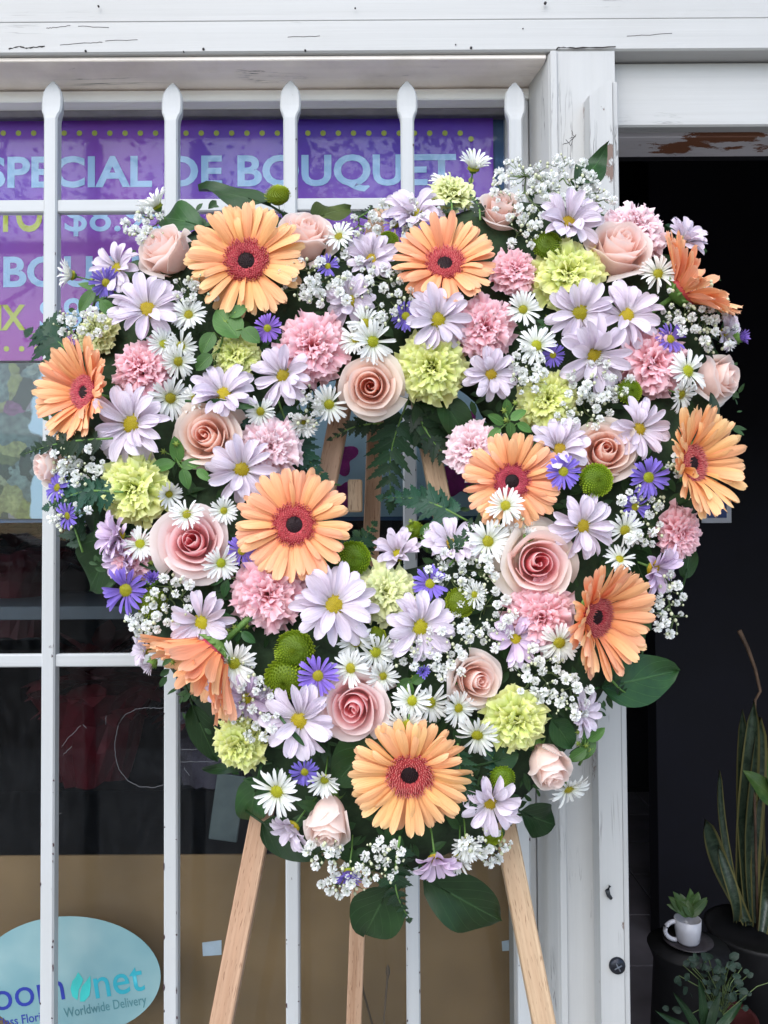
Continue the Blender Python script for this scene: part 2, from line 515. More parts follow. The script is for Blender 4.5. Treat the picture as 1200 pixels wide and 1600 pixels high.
# ------------------------------------------------------------------ the ground and the street behind the camera (seen in the glass)
MAT['concrete'] = plain('pavement concrete', (.36, .34, .31), .85, .2, 3, bmp=.002)
MAT['asphalt'] = plain('asphalt', (.20, .165, .135), .9, .25, 6, bmp=.003)
MAT['tile'] = plain('dark floor tile', (.15, .14, .16), .45, .25, 6)
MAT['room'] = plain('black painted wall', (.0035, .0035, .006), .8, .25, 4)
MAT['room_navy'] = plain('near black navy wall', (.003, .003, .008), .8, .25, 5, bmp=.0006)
MAT['line'] = plain('road paint', (.75, .75, .70), .7, .1, 10)


def slab(name, x0, x1, y0, y1, z, mat, th=.1):
    return tag(boxobj(name, x0, x1, y0, y1, z - th, z, mat, bv=.01), kind='structure')


g = MB(); g.sheet(2, 2, lambda u, v: (u * 150, v * 300 - 150, -0.12))
tag(obj('ground', g.mesh('ground'), None, plain('bare ground', (.25, .21, .16), .95, .2, .4)), kind='structure')
slab('pavement', -14, 14, -2.6, .93, 0, MAT['concrete'])
slab('road', -60, 60, -29.0, -2.62, -.10, MAT['asphalt'], .02)
slab('far_pavement', -60, 60, -33.0, -29.02, .02, MAT['concrete'])
for k in range(7):
    slab('road_marking', -24 + k * 7, -21.4 + k * 7, -16.9, -16.78, -.096, MAT['line'], .004)
slab('shop_floor', -3.2, 2.6, 1.07, 4.0, 0, plain('floor base', (.03, .03, .035), .8), .1)
FL = bpy.data.objects['shop_floor']
for i in range(8):
    for j in range(9):
        x0, y0 = .02 + i * .302, 1.10 + j * .302
        boxobj('floor_tile', x0, x0 + .297, y0, y0 + .297, .0005, .008, MAT['tile'], FL, .002)


# the far side of the street: it shows only as the reflection in the window glass
def street_tree(x, y, h, seed, label):
    rr = random.Random(seed)
    o = empty('street_tree', label, 'tree', None, Matrix.Translation((x, y, 0)))
    mb = MB()
    mb.tube([(0, 0, -.05), (.05, 0, h * .3), (.1, .1, h * .55), (.05, .05, h * .8)], [.22, .17, .12, .05], 8)
    cl = []
    for k in range(7):
        a = k * 2.4; r_ = h * rr.uniform(.15, .28)
        e = Vector((math.cos(a) * r_, math.sin(a) * r_, h * rr.uniform(.55, .92)))
        mb.tube([(.05, .03, h * .42), (e * .55 + Vector((0, 0, h * .2)))[:], e[:]], [.09, .06, .03], 6)
        cl.append((e, h * rr.uniform(.13, .22)))
    obj('trunk', mb.mesh('trunk'), o, MAT['bark'])
    mb = MB()
    for e, r_ in cl:
        for k in range(220):
            d = Vector((rr.gauss(0, 1), rr.gauss(0, 1), rr.gauss(0, .8))).normalized() * r_ * rr.uniform(.4, 1.05)
            c_ = e + d; s_ = rr.uniform(.07, .16)
            a = Vector((rr.gauss(0, 1), rr.gauss(0, 1), rr.gauss(0, 1))).normalized(); b_ = a.orthogonal().normalized()
            n0 = len(mb.v)
            mb.v += [(c_ - a * s_)[:], (c_ + b_ * s_ * .5)[:], (c_ + a * s_)[:], (c_ - b_ * s_ * .5)[:]]; mb.uv += [(.5, 0), (1, .5), (.5, 1), (0, .5)]
            mb.f.append((n0, n0 + 1, n0 + 2, n0 + 3))
    obj('crown', mb.mesh('crown', False), o, MAT['tree_leaf'])


MAT['bark'] = plain('bark', (.10, .075, .055), .9, .3, 12, bmp=.01)
MAT['tree_leaf'] = plain('tree foliage', (.05, .085, .03), .6, .4, 3)
for x, h, sd_, lab in ((-9.5, 8.5, 1, 'tall spreading tree across the street left of the house'), (-3.2, 7.0, 2, 'lower tree before the house across the street'), (3.0, 9.0, 3, 'tallest tree right of the house across the street'), (8.5, 7.6, 4, 'bushy tree at the right end of the far pavement')):
    street_tree(x * 1.15, -16, h * 1.5, sd_, lab)
hs_ = empty('house', 'plain beige house across the street seen only as a reflection', 'house', None, Matrix.Translation((-1, -38, 0)))
boxobj('wall', -13, 13, -3, 0, 0, 5.2, plain('beige stucco', (.34, .28, .21), .9, .12, 2), hs_, .02)
boxobj('roof', -13.5, 13.5, -3.4, .5, 5.22, 5.6, plain('brown roof', (.12, .07, .05), .9, .2, 3), hs_, .03)
wg = plain('dark window', (.02, .025, .03), .15)
for k in range(6):
    f_ = boxobj('window', -11.4 + k * 4.2, -9.6 + k * 4.2, .002, .05, 1.3, 2.9, plain('window frame ' + str(k), (.6, .6, .58), .6), hs_, .01)
    boxobj('pane', -11.3 + k * 4.2, -9.7 + k * 4.2, .052, .06, 1.4, 2.8, wg, f_, .004)


def parked_car(x, y, col, label):
    o = empty('parked_car', label, 'car', 'cars parked across the street', Matrix.Translation((x, y, -.1)))
    body = [(-2.2, .35), (-2.2, .72), (-2.05, .86), (-1.1, .95), (1.25, .98), (2.1, .92), (2.2, .7), (2.2, .35)]
    cab = [(-1.05, .95), (-.45, 1.38), (.9, 1.42), (1.75, .98)]
    pm_ = plain('car paint ' + label[:12], col, .25, .05, 4, spec=.6)
    for nm, prof_, w_, m_ in (('body', body, .86, pm_), ('cabin', cab, .74, wg), ('roof', [(-.5, 1.37), (-.4, 1.43), (.85, 1.47), (.98, 1.41)], .73, pm_)):
        mb = MB()
        mb.loft([[(px_, -w_ + .06, z_) for px_, z_ in prof_], [(px_, -w_, z_ * .99 + .005) for px_, z_ in prof_], [(px_, w_, z_ * .99 + .005) for px_, z_ in prof_], [(px_, w_ - .06, z_) for px_, z_ in prof_]])
        obj(nm, mb.mesh(nm, False), o, m_)
    ty, rm = plain('tyre', (.02, .02, .02), .8), plain('rim', (.5, .5, .52), .3, .1, 9, metal=.8)
    for wx in (-1.4, 1.35):
        for wy in (-.80, .80):
            q = Matrix.Translation((wx, wy, .33)) @ RX_(PI / 2)
            mb = MB(); mb.lathe([(.2, -.1), (.31, -.1), (.33, -.06), (.33, .06), (.31, .1), (.2, .1)], 20, q)
            wh = obj('wheel', mb.mesh('wheel'), o, ty)
            mb = MB(); mb.lathe([(.001, -.085), (.2, -.09), (.2, .09), (.001, .085)], 14, q); obj('rim', mb.mesh('rim', False), wh, rm)
    for sy in (-.6, .6):
        boxobj('headlight', -2.23, -2.18, sy - .16, sy + .16, .66, .78, plain('lamp glass', (.8, .8, .8), .1), o, .01)
        boxobj('taillight', 2.18, 2.23, sy - .18, sy + .18, .70, .84, plain('red lamp glass', (.5, .01, .01), .15), o, .01)


RX_ = lambda a: Matrix.Rotation(a, 4, 'X')
parked_car(-14.7, -27, (.22, .22, .24), 'grey car parked across the street reflected in the left pane')
parked_car(-10.0, -27, (.16, .015, .02), 'dark red car parked across the street behind the grey one')

# ------------------------------------------------------------------ the shop front
Y_FAS, Y_SOF, Y_BAR, Y_GL = .93, .995, .955, 1.03
zt = lambda py, Y, px=500: at(px, py, Y).z
xt = lambda px, Y, py=829: at(px, py, Y).x
BACK = 1.07
shop = empty('flower_shop', 'old white painted wooden shop front of the flower shop with window and open doorway', 'building')
XL, XR = -1.6, 1.9
z_f = zt(82, Y_FAS, 400)
z_h = zt(127, Y_SOF, 400)
boxobj('fascia_board', XL, XR, Y_FAS, BACK, z_f, z_f + .040, MAT['white_h'], shop, .002)
boxobj('fascia_board', XL, XR, Y_FAS + .004, BACK, z_f + .041, z_f + .20, MAT['white_h'], shop, .002)
boxobj('fascia_board', XL, XR, Y_FAS - .02, BACK, z_f + .202, z_f + .6, plain('dark red fascia', (.18, .03, .03), .6), shop, .002)
x_post0 = xt(869, Y_FAS)
boxobj('soffit', XL, x_post0 - .004, Y_FAS + .006, BACK, z_f - .006, z_f - .0005, MAT['soffit'], shop, .001)
# head of the window: trim board, dark gap, glazing bead
boxobj('head_trim', XL, x_post0 - .012, Y_SOF, BACK, zt(157, Y_SOF, 400), z_f - .008, MAT['white_head'], shop, .0015)
boxobj('glazing_bead', XL, x_post0 - .02, Y_GL - .012, BACK, zt(165, Y_GL - .012, 400), zt(157, Y_SOF, 400) - .001, plain('grey putty', (.25, .24, .25), .8), shop, .001)
x_gr = xt(796, Y_GL)
# right window casing and the splayed side of the post
boxobj('window_casing', x_gr, xt(833, Y_SOF), Y_SOF, BACK, 0, zt(157, Y_SOF, 400) - .001, MAT['white_v'], shop, .0015)
xs0, xs1 = xt(834, Y_SOF), x_post0
mb = MB()
zz0, zz1 = 0, z_f - .001
prof = [(xs0, Y_SOF - .004), (xs1 - .002, Y_FAS + .006), (xs1 + .002, Y_FAS), (xt(936, Y_FAS), Y_FAS), (xt(966, .902) + .012, Y_FAS), (xt(966, .902) + .012, BACK), (xs0, BACK)]
mb.loft([[(x, y, zz0) for x, y in prof], [(x, y, zz1) for x, y in prof]])
obj('door_post', mb.mesh('door_post', False), shop, MAT['white_v'])
# narrow raised strip on the post's left arris
boxobj('post_bead', xs1 - .001, xs1 + .0075, Y_FAS - .0035, Y_FAS + .001, 0, z_f - .002, MAT['white_v'], shop, .001)
# door stop: proud strip with a slanted top
sx0, sx1 = xt(930, .902), xt(966, .902)
st_top = zt(148, .902, 940)
mb = MB()
mb.loft([[(sx0, .902, 0), (sx1, .902, 0), (sx1, Y_FAS + .001, 0), (sx0, Y_FAS + .001, 0)],
         [(sx0, .902, st_top), (sx1, .902, st_top + .02), (sx1, Y_FAS + .001, st_top + .02), (sx0, Y_FAS + .001, st_top + .006)]])
obj('door_stop', mb.mesh('door_stop', False), shop, MAT['white_chip'])
boxobj('door_stop', sx1 + .0012, sx1 + .008, .906, 1.03, 0, st_top + .018, MAT['white_v'], shop, .001)
# screw head and painted over hook on the stop
mb = MB(); c = at(964, 1508, .902)
mb.lathe([(0, -.004), (.0085, -.0035), (.0095, -.001), (.0095, .001)], 20, Matrix.Translation((c.x, .9015, c.z)) @ Matrix.Rotation(R(90), 4, 'X') @ Matrix.Scale(-1, 4, (0, 0, 1)))
sc_ = obj('screw_head', mb.mesh('screw_head'), shop, plain('black screw', (.02, .022, .03), .35, .3, 300, metal=.6))
mb = MB()
for a in (.5, .5 + PI / 2):
    d = Vector((math.cos(a), 0, math.sin(a)))
    mb.tube([Vector((c.x, .8968, c.z)) - d * .005, Vector((c.x, .8968, c.z)) + d * .005], .0009, 4)
obj('slot', mb.mesh('slot'), sc_, plain('worn steel', (.10, .11, .13), .5, .3, 300))
mb = MB()
mb.tube([at(953, 1384, .8985), at(949, 1392, .898), at(951, 1399, .898), at(955, 1404, .8985)], [.0018, .0028, .0025, .002], 8)
obj('hook', mb.mesh('hook'), shop, plain('black hook', (.015, .018, .022), .4))
# lintel over the door
yl = .953
xl0 = sx1 + .009
zl1, zl0 = zt(95, yl, 1080), zt(197, yl, 1080)
boxobj('lintel', xl0, XR, yl, yl + .016, zl0, z_f - .0015, MAT['white_h'], shop, .002)
boxobj('lintel', xl0, XR, yl + .017, yl + .028, zl0 + .006, z_f - .0015, MAT['white_h'], shop, .001)
boxobj('lintel_underside', xl0, XR, yl + .029, 1.035, zl0 + .001, zl0 + .01, MAT['peel'], shop, .001)
boxobj('lintel_core', xl0, XR, 1.036, BACK, zl0 + .012, z_f - .003, MAT['room'], shop, .001)
# small hair cracks and nail heads in the fascia and post
mb = MB()
for px, py in ((154, 10), (555, 13), (852, 5), (287, 81), (318, 77), (477, 79), (712, 70), (736, 75), (817, 45), (134, 80)):
    c = at(px, py, Y_FAS)
    r_ = random.uniform(.0007, .0024)
    mb.lathe([(0, -.0012), (r_, -.0008), (r_, .001)], 8, Matrix.Translation((c.x, Y_FAS - .0002, c.z)) @ Matrix.Rotation(R(90), 4, 'X') @ Matrix.Scale(-1, 4, (0, 0, 1)))
obj('nail_heads', mb.mesh('nail_heads'), shop, plain('rusty nail', (.03, .025, .025), .7), stuff=True)
# gaping joints: dark uneven caulk lines
mb = MB()


def crack(pts, Y, r0):
    out = []
    for k in range(len(pts) - 1):
        for s_ in range(6):
            f = s_ / 6
            out.append((pts[k][0] * (1 - f) + pts[k + 1][0] * f + random.uniform(-.7, .7), pts[k][1] * (1 - f) + pts[k + 1][1] * f + random.uniform(-.7, .7)))
    out.append(pts[-1])
    mb.tube([at(a, b, Y(k / (len(out) - 1)) if callable(Y) else Y) for k, (a, b) in enumerate(out)], [max(.0003, r0 * random.uniform(.3, 1.3)) for _ in out], 5)


crack([(831, 128), (872, 74)], lambda f: .988 + (.927 - .988) * f, .0014)
crack([(872, 74), (900, 75), (962, 73)], .9285, .0008)
crack([(966, 91), (1040, 93), (1200, 94)], .9525, .0008)
crack([(0, 124), (160, 127), (420, 121), (640, 121), (830, 126)], .9945, .0009)
crack([(833, 130), (834, 330), (838, 760)], .9935, .0006)
for pts, r0 in (([(72, 44), (84, 43), (110, 40)], .00025), ([(122, 41), (170, 43)], .0002), ([(94, 70), (132, 67), (160, 66)], .0003), ([(14, 76), (30, 73), (44, 75), (70, 72)], .0008), ([(165, 64), (215, 62)], .0002), ([(450, 58), (500, 56)], .0002), ([(980, 57), (1050, 52)], .0002)):
    crack(pts, Y_FAS - .0001, r0)
for pts in ([(880, 225), (890, 223), (900, 210)], [(884, 218), (892, 228), (896, 214), (890, 216)], [(893, 204), (895, 211), (899, 214)]):
    crack(pts, Y_FAS - .0001, .0003)
obj('open_joint', mb.mesh('open_joint'), shop, plain('dark joint', (.03, .026, .024), .9), stuff=True)

# glass
gm, t, p, out = newmat('window glass')
tr = t.nodes.new('ShaderNodeBsdfTransparent'); tr.inputs[0].default_value = (.90, .93, .95, 1)
gl = t.nodes.new('ShaderNodeBsdfGlossy'); gl.inputs['Roughness'].default_value = .015
tcg = t.nodes.new('ShaderNodeTexCoord')
gn = N(t, 'ShaderNodeTexNoise', Scale=3.0, Detail=1.0); t.links.new(tcg.outputs['Object'], gn.inputs['Vector'])
t.links.new(bump(t, gn.outputs[0], .002, .3), gl.inputs['Normal'])
fr = t.nodes.new('ShaderNodeFresnel'); fr.inputs[0].default_value = 1.22
df = t.nodes.new('ShaderNodeBsdfDiffuse'); df.inputs[0].default_value = (.7, .72, .75, 1)
dn = N(t, 'ShaderNodeTexNoise', Scale=90.0, Detail=8.0, Roughness=.8); t.links.new(mapped(t, tcg.outputs['Object'], (1, 1, .35)), dn.inputs['Vector'])
dr = ramp(t, [(.45, (0, 0, 0)), (.85, (.012, .012, .012))], dn.outputs[0])
mx = t.nodes.new('ShaderNodeMixShader'); t.links.new(fr.outputs[0], mx.inputs[0]); t.links.new(tr.outputs[0], mx.inputs[1]); t.links.new(gl.outputs[0], mx.inputs[2])
m2 = t.nodes.new('ShaderNodeMixShader'); t.links.new(dr.outputs[0], m2.inputs[0]); t.links.new(mx.outputs[0], m2.inputs[1]); t.links.new(df.outputs[0], m2.inputs[2])
t.links.new(m2.outputs[0], out.inputs[0])
boxobj('window_pane', XL, x_gr + .004, Y_GL, Y_GL + .004, .25, zt(150, Y_GL, 400), gm, shop, .0003)
mb = MB()
for pts in ([(256, 1106), (232, 1106), (212, 1108), (196, 1116), (186, 1130), (180, 1155), (180, 1180), (186, 1202), (200, 1220), (218, 1229), (240, 1231), (256, 1226)],
            [(280, 1172), (320, 1170), (352, 1168)], [(282, 1190), (330, 1190), (356, 1184)], [(300, 1148), (306, 1140), (310, 1134)], [(288, 1200), (296, 1212)], [(166, 1118), (165, 1132)],
            [(96, 1168), (104, 1156), (126, 1134)], [(98, 1180), (112, 1166)], [(88, 1274), (96, 1270)], [(130, 1132), (135, 1138)]):  # strokes at the left are cellophane highlights drawn as pale lines
    crack(pts, Y_GL - .0003, .00006)
obj('scratches_and_glints', mb.mesh('scratches_and_glints'), shop, plain('pale scratch and glint', (.15, .155, .17), .4), stuff=True)
boxobj('window_sill', XL, x_gr - .002, .97, BACK, .16, .25, MAT['white_h'], shop)
boxobj('lower_panel', XL, x_gr - .002, 1.0, BACK, 0, .158, MAT['white_h'], shop)

# the dark room behind
room = empty('shop_interior', 'black walls and ceiling of the dark shop interior beyond the doorway', 'room')
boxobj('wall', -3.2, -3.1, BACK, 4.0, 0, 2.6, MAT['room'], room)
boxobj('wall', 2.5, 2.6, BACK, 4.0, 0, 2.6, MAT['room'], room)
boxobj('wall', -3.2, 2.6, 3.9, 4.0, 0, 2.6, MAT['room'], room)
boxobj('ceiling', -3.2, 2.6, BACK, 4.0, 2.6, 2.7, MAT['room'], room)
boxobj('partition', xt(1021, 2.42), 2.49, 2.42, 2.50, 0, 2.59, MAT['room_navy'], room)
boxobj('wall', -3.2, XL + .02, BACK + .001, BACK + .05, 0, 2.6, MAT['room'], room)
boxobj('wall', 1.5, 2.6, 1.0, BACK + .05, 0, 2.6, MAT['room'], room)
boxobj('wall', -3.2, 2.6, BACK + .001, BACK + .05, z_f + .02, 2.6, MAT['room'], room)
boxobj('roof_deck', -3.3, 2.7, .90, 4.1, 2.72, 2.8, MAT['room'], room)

# ------------------------------------------------------------------ printed things in the window
def text_mesh(body, x0, x1, y0, Y, h, off=.0, ang=0, ydir=-1):
    """flat lettering: left, right and baseline in photograph pixels, h = cap height in pixels"""
    cu = bpy.data.curves.new('t', 'FONT')
    cu.body = body
    cu.offset = off
    cu.resolution_u = 4
    o = bpy.data.objects.new('t', cu); COL.objects.link(o)
    bpy.context.view_layer.update()
    me = bpy.data.meshes.new_from_object(o.evaluated_get(bpy.context.evaluated_depsgraph_get()))
    bpy.data.objects.remove(o)
    xs = [v.co.x for v in me.vertices]
    cap = .73
    a, b = at(x0, y0, Y), at(x1, y0, Y)
    sx = (b.x - a.x) / (max(xs) - min(xs)); sz = h * Y / FPX / cap
    mn = min(xs)
    ca, sa = math.cos(ang), math.sin(ang)
    for v in me.vertices:
        x, z = (v.co.x - mn) * sx, v.co.y * sz
        v.co = (a.x + x * ca - z * sa, Y, a.z + x * sa + z * ca)
    return me


def flat(mb, pts, Y):
    mb.fan([at(a, b, Y) for a, b in pts])


def disc(mb, px, py, rx, ry, Y, n=16, ang=0):
    flat(mb, [(px + rx * math.cos(2 * PI * k / n) * math.cos(ang) - ry * math.sin(2 * PI * k / n) * math.sin(ang),
               py + rx * math.cos(2 * PI * k / n) * math.sin(ang) + ry * math.sin(2 * PI * k / n) * math.cos(ang)) for k in range(n)], Y)


YP = Y_GL + .010
pm, t, p, out = newmat('purple poster print')
tc = t.nodes.new('ShaderNodeTexCoord')
sep = t.nodes.new('ShaderNodeSeparateXYZ'); t.links.new(tc.outputs['Object'], sep.inputs[0])
nx = N(t, 'ShaderNodeTexNoise', Scale=4.0, Detail=3.0); t.links.new(tc.outputs['Object'], nx.inputs['Vector'])
pr = ramp(t, [(.3, (.10, .028, .40)), (.5, (.20, .035, .42)), (.7, (.29, .04, .40))], nx.outputs[0])
lowm = N(t, 'ShaderNodeMapRange'); lowm.inputs[1].default_value = zt(300, YP); lowm.inputs[2].default_value = zt(560, YP)
t.links.new(sep.outputs[2], lowm.inputs[0])
c = mixc(t, pr.outputs[0], (.31, .02, .27), lowm.outputs[0])
t.links.new(c, p.inputs['Base Color']); p.inputs['Roughness'].default_value = .4
poster = empty('sale_poster', 'purple sale poster with pale blue and yellow lettering behind the window glass', 'poster')
PXL = -260
a, b = at(PXL, 181, YP), at(774, 563, YP)
boxobj('sheet', a.x, b.x, YP, YP + .002, b.z, a.z, pm, poster, .0002)
a, b = at(PXL, 160, YP + .006), at(806, 812, YP + .006)
boxobj('sky_reflection_board', a.x, b.x, YP + .004, YP + .006, b.z, a.z, plain('reflected sky blue', (.045, .10, .20), .5, .3, 14), poster, .0003)  # added blue board imitating the sky reflected in the glass
LB = plain('pale blue print', (.40, .58, .76), .5, .08, 30)
YL = plain('yellow print', (.46, .47, .06), .5, .1, 30)
YT = YP - .0006
for body, x0, x1, y0, h, m_, *of in (('ESPECIAL DE BOUQUET', -58, 713, 292, 49, LB), ('MIXTO', -95, 66, 361, 49, YL), ('$8.95', 101, 262, 361, 49, LB, .008),
                                ('BOUQUET', 5, 330, 447, 48, LB), ('MIX', -42, 40, 515, 40, YL), ('$8.95', 62, 212, 515, 52, LB, .008)):
    obj('lettering', text_mesh(body, x0, x1, y0, YT, h, of[0] if of else .028), poster, m_)
mb = MB()
for k in range(-8, 31):
    disc(mb, 5 + k * 23.8, 208, 4.4, 4.4, YT, 10)
for k in range(15):
    disc(mb, 736, 217 + k * 21.5, 4.4, 4.4, YT, 10)
for k in range(-8, 31):
    disc(mb, 10 + k * 23.8, 545, 4.4, 4.4, YT, 10)
obj('dot_border', mb.mesh('dot_border', False), poster, YL)
photo_mat, t, p, out = newmat('printed bouquet photograph')
tc = t.nodes.new('ShaderNodeTexCoord')
sep = t.nodes.new('ShaderNodeSeparateXYZ'); t.links.new(tc.outputs['Object'], sep.inputs[0])
wn = N(t, 'ShaderNodeTexNoise', Scale=30.0, Detail=4.0); t.links.new(tc.outputs['Object'], wn.inputs['Vector'])
ws = t.nodes.new('ShaderNodeVectorMath'); ws.operation = 'SCALE'; ws.inputs['Scale'].default_value = .035; t.links.new(wn.outputs['Color'], ws.inputs[0])
wa = t.nodes.new('ShaderNodeVectorMath'); wa.operation = 'ADD'; t.links.new(tc.outputs['Object'], wa.inputs[0]); t.links.new(ws.outputs[0], wa.inputs[1])
vo = N(t, 'ShaderNodeTexVoronoi', Scale=34.0); t.links.new(wa.outputs[0], vo.inputs['Vector'])
sv = t.nodes.new('ShaderNodeSeparateColor'); t.links.new(vo.outputs['Color'], sv.inputs[0])
fl = ramp(t, [(0, (.02, .05, .035)), (.3, (.04, .09, .06)), (.34, (.38, .44, .10)), (.52, (.52, .56, .22)), (.56, (.46, .60, .52)), (.74, (.40, .12, .34)), (.78, (.30, .46, .42)), (1, (.03, .06, .045))], sv.outputs[0])
sh_ = ramp(t, [(0, (1.1, 1.1, 1.1)), (.8, (.6, .6, .6))], vo.outputs['Distance'])
flc = mixc(t, fl.outputs[0], sh_.outputs[0], .7, 'MULTIPLY')
fn_ = N(t, 'ShaderNodeTexNoise', Scale=160.0, Detail=4.0); t.links.new(tc.outputs['Object'], fn_.inputs['Vector'])
flc = mixc(t, flc, ramp(t, [(.35, (.55, .55, .55)), (.65, (1.1, 1.1, 1.1))], fn_.outputs[0]).outputs[0], 1.0, 'MULTIPLY')
mx_ = N(t, 'ShaderNodeMapRange'); mx_.inputs[1].default_value = xt(96, YP); mx_.inputs[2].default_value = xt(-20, YP); t.links.new(sep.outputs[0], mx_.inputs[0])
mn_ = N(t, 'ShaderNodeTexNoise', Scale=11.0, Detail=4.0); t.links.new(tc.outputs['Object'], mn_.inputs['Vector'])
ma_ = N(t, 'ShaderNodeMath', operation='MULTIPLY_ADD'); ma_.inputs[1].default_value = .75; t.links.new(mx_.outputs[0], ma_.inputs[0]); t.links.new(mn_.outputs[0], ma_.inputs[2])
mk = ramp(t, [(.80, (0, 0, 0)), (.83, (1, 1, 1))], ma_.outputs[0])
flc = mixc(t, flc, (.5, .5, .5), 1.0, 'MULTIPLY')
t.links.new(mixc(t, (.36, .50, .58), flc, mk.outputs[0]), p.inputs['Base Color']); p.inputs['Roughness'].default_value = .4
photo = empty('flower_poster', 'pale blue poster with printed flowers and magenta petals under the purple poster', 'poster')
a, b = at(PXL, 565, YP), at(775, 806, YP)
boxobj('sheet', a.x, b.x, YP, YP + .002, b.z, a.z, photo_mat, photo, .0002)
rp = random.Random(3)


def splat(mb, px, py, r, Y, k=5, pw=.35):
    n = 40
    ph = rp.uniform(0, 6)
    flat(mb, [(px + r * (1 - pw + pw * math.cos(k * (2 * PI * q / n) + ph)) * math.cos(2 * PI * q / n), py + r * (1 - pw + pw * math.cos(k * (2 * PI * q / n) + ph)) * math.sin(2 * PI * q / n)) for q in range(n)], Y)


mb = MB()
for k, (px, py, r_) in enumerate([(530, 714, 32), (532, 775, 30), (712, 665, 36), (718, 750, 32), (628, 716, 12), (690, 640, 16)]):
    splat(mb, px, py, r_, YT - .0002 * k, 4, .22)
obj('printed_petal', mb.mesh('printed_petal', False), photo, plain('magenta ink', (.24, .012, .15), .5, .35, 60))
# cardboard across the bottom of the window, with tape
YC = 1.10
card = empty('cardboard_sheet', 'brown cardboard sheet standing inside the bottom of the window', 'cardboard')
zc = zt(1335, YC)
boxobj('board', XL + .02, xt(818, YC), YC, YC + .005, .26, zc, plain('brown cardboard', (.21, .125, .055), .85, .32, 4.5, bmp=.0006), card, .0008)
tp = plain('pale tape', (.50, .56, .60), .35, .1, 60)
for pts in ([(316, 1473), (346, 1469), (346, 1492), (317, 1494)], [(784, 1471), (802, 1468), (801, 1485), (785, 1486)]):
    mb = MB(); q = [at(a, b, YC - .0006) for a, b in pts]
    mb.fan(q); mb.fan([v + Vector((0, .0004, 0)) for v in q][::-1])
    obj('tape', mb.mesh('tape', False), card, tp)
# oval sticker on the glass
YS = Y_GL - .0012
stk = empty('oval_sticker', 'pale turquoise oval delivery sticker at the bottom left of the window', 'sticker')
mb = MB()
n = 64
ring0 = [at(108 + 143 * math.cos(2 * PI * k / n), 1526 + 94 * math.sin(2 * PI * k / n), YS) for k in range(n)]
mb.loft([[v + Vector((0, .0008, 0)) for v in ring0], ring0])
sm, t, p, out = newmat('turquoise sticker')
tc = t.nodes.new('ShaderNodeTexCoord')
vo = N(t, 'ShaderNodeTexVoronoi', Scale=16.0); vo.feature = 'SMOOTH_F1'
ns = N(t, 'ShaderNodeTexNoise', Scale=9.0, Detail=3.0); t.links.new(tc.outputs['Object'], ns.inputs['Vector'])
t.links.new(ns.outputs['Color'], vo.inputs['Vector'])
r_ = ramp(t, [(.3, (.10, .22, .25)), (.5, (.15, .27, .29)), (.68, (.22, .33, .34))], ns.outputs[0])
t.links.new(r_.outputs[0], p.inputs['Base Color']); p.inputs['Roughness'].default_value = .45
obj('disc', mb.mesh('disc', False), stk, sm)
NAVY = plain('navy print', (.012, .025, .22), .5)
TEAL = plain('teal print', (.015, .24, .30), .5, .25, 12)
GREY = plain('grey green print', (.05, .15, .17), .5)
YSt = YS - .0004
an = R(9.5)
obj('lettering', text_mesh('bloom', -52, 104, 1588, YSt, 46, .0, an), stk, NAVY)
obj('lettering', text_mesh('net', 150, 228, 1560, YSt, 48, .006, an), stk, TEAL)
obj('lettering', text_mesh('Worldwide Delivery', 101, 231, 1590, YSt, 15, .004, R(9.0)), stk, GREY)
obj('lettering', text_mesh('First Class Florists', -40, 84, 1612, YSt, 14, .006, R(9.0)), stk, NAVY)
mb = MB()
flat(mb, [(122, 1519), (130, 1530), (128, 1537), (123, 1547), (121, 1563), (113, 1557), (110, 1545), (113, 1533), (118, 1527)], YSt)
flat(mb, [(141, 1524), (142, 1540), (140, 1555), (132, 1565), (125, 1565), (125, 1552), (128, 1541), (134, 1534)], YSt)
obj('leaf_emblem', mb.mesh('leaf_emblem', False), stk, plain('teal emblem', (.03, .36, .34), .5))

# things standing dimly in the window display
def foil_pot(cx, cy, Y, r, mat, label):
    o = empty('wrapped_pot', label, 'potted plant', 'wrapped pots in the window display')
    c = at(cx, cy, Y)
    mb = MB()
    n = 20
    for (r0, z0, r1, z1) in ((.6, -1.2, .85, 0), (.85, 0, 1.15, .45)):
        pass
    rr = random.Random(cx)
    mb.lathe([(0, -1.2), (.6, -1.2), (.75, -.6), (.85, -.1), (1.1 , .35), (1.2, .5)], 26, Matrix.Translation(c) @ Matrix.Scale(r, 4))
    for k, v in enumerate(mb.v):
        mb.v[k] = (v[0] + rr.uniform(-.05, .05) * r, v[1] + rr.uniform(-.05, .05) * r, v[2] + rr.uniform(-.06, .06) * r)
    obj('foil_wrap', mb.mesh('foil_wrap', False), o, mat)
    mb = MB()
    for k in range(60):
        a_, e_ = rr.uniform(0, 2 * PI), rr.uniform(.1, 1.4)
        mm_ = Matrix.Translation(c + Vector((0, 0, r * .3))) @ Matrix.Rotation(a_, 4, 'Z') @ Matrix.Rotation(-e_, 4, 'Y') @ Matrix.Translation((r * rr.uniform(.3, .9), 0, 0)) @ Matrix.Rotation(.6, 4, 'Y')
        mb.sheet(2, 3, lambda u, v: (v * r * .8, u * r * .22 * math.sin(PI * min(1, v * .92 + .06)), -.1 * r * v * v), mm_)
    obj('bract', mb.mesh('bract'), o, plain('dark red bract ' + str(cx), (.06, .004, .007), .6, .4, 30), stuff=True)
    return o


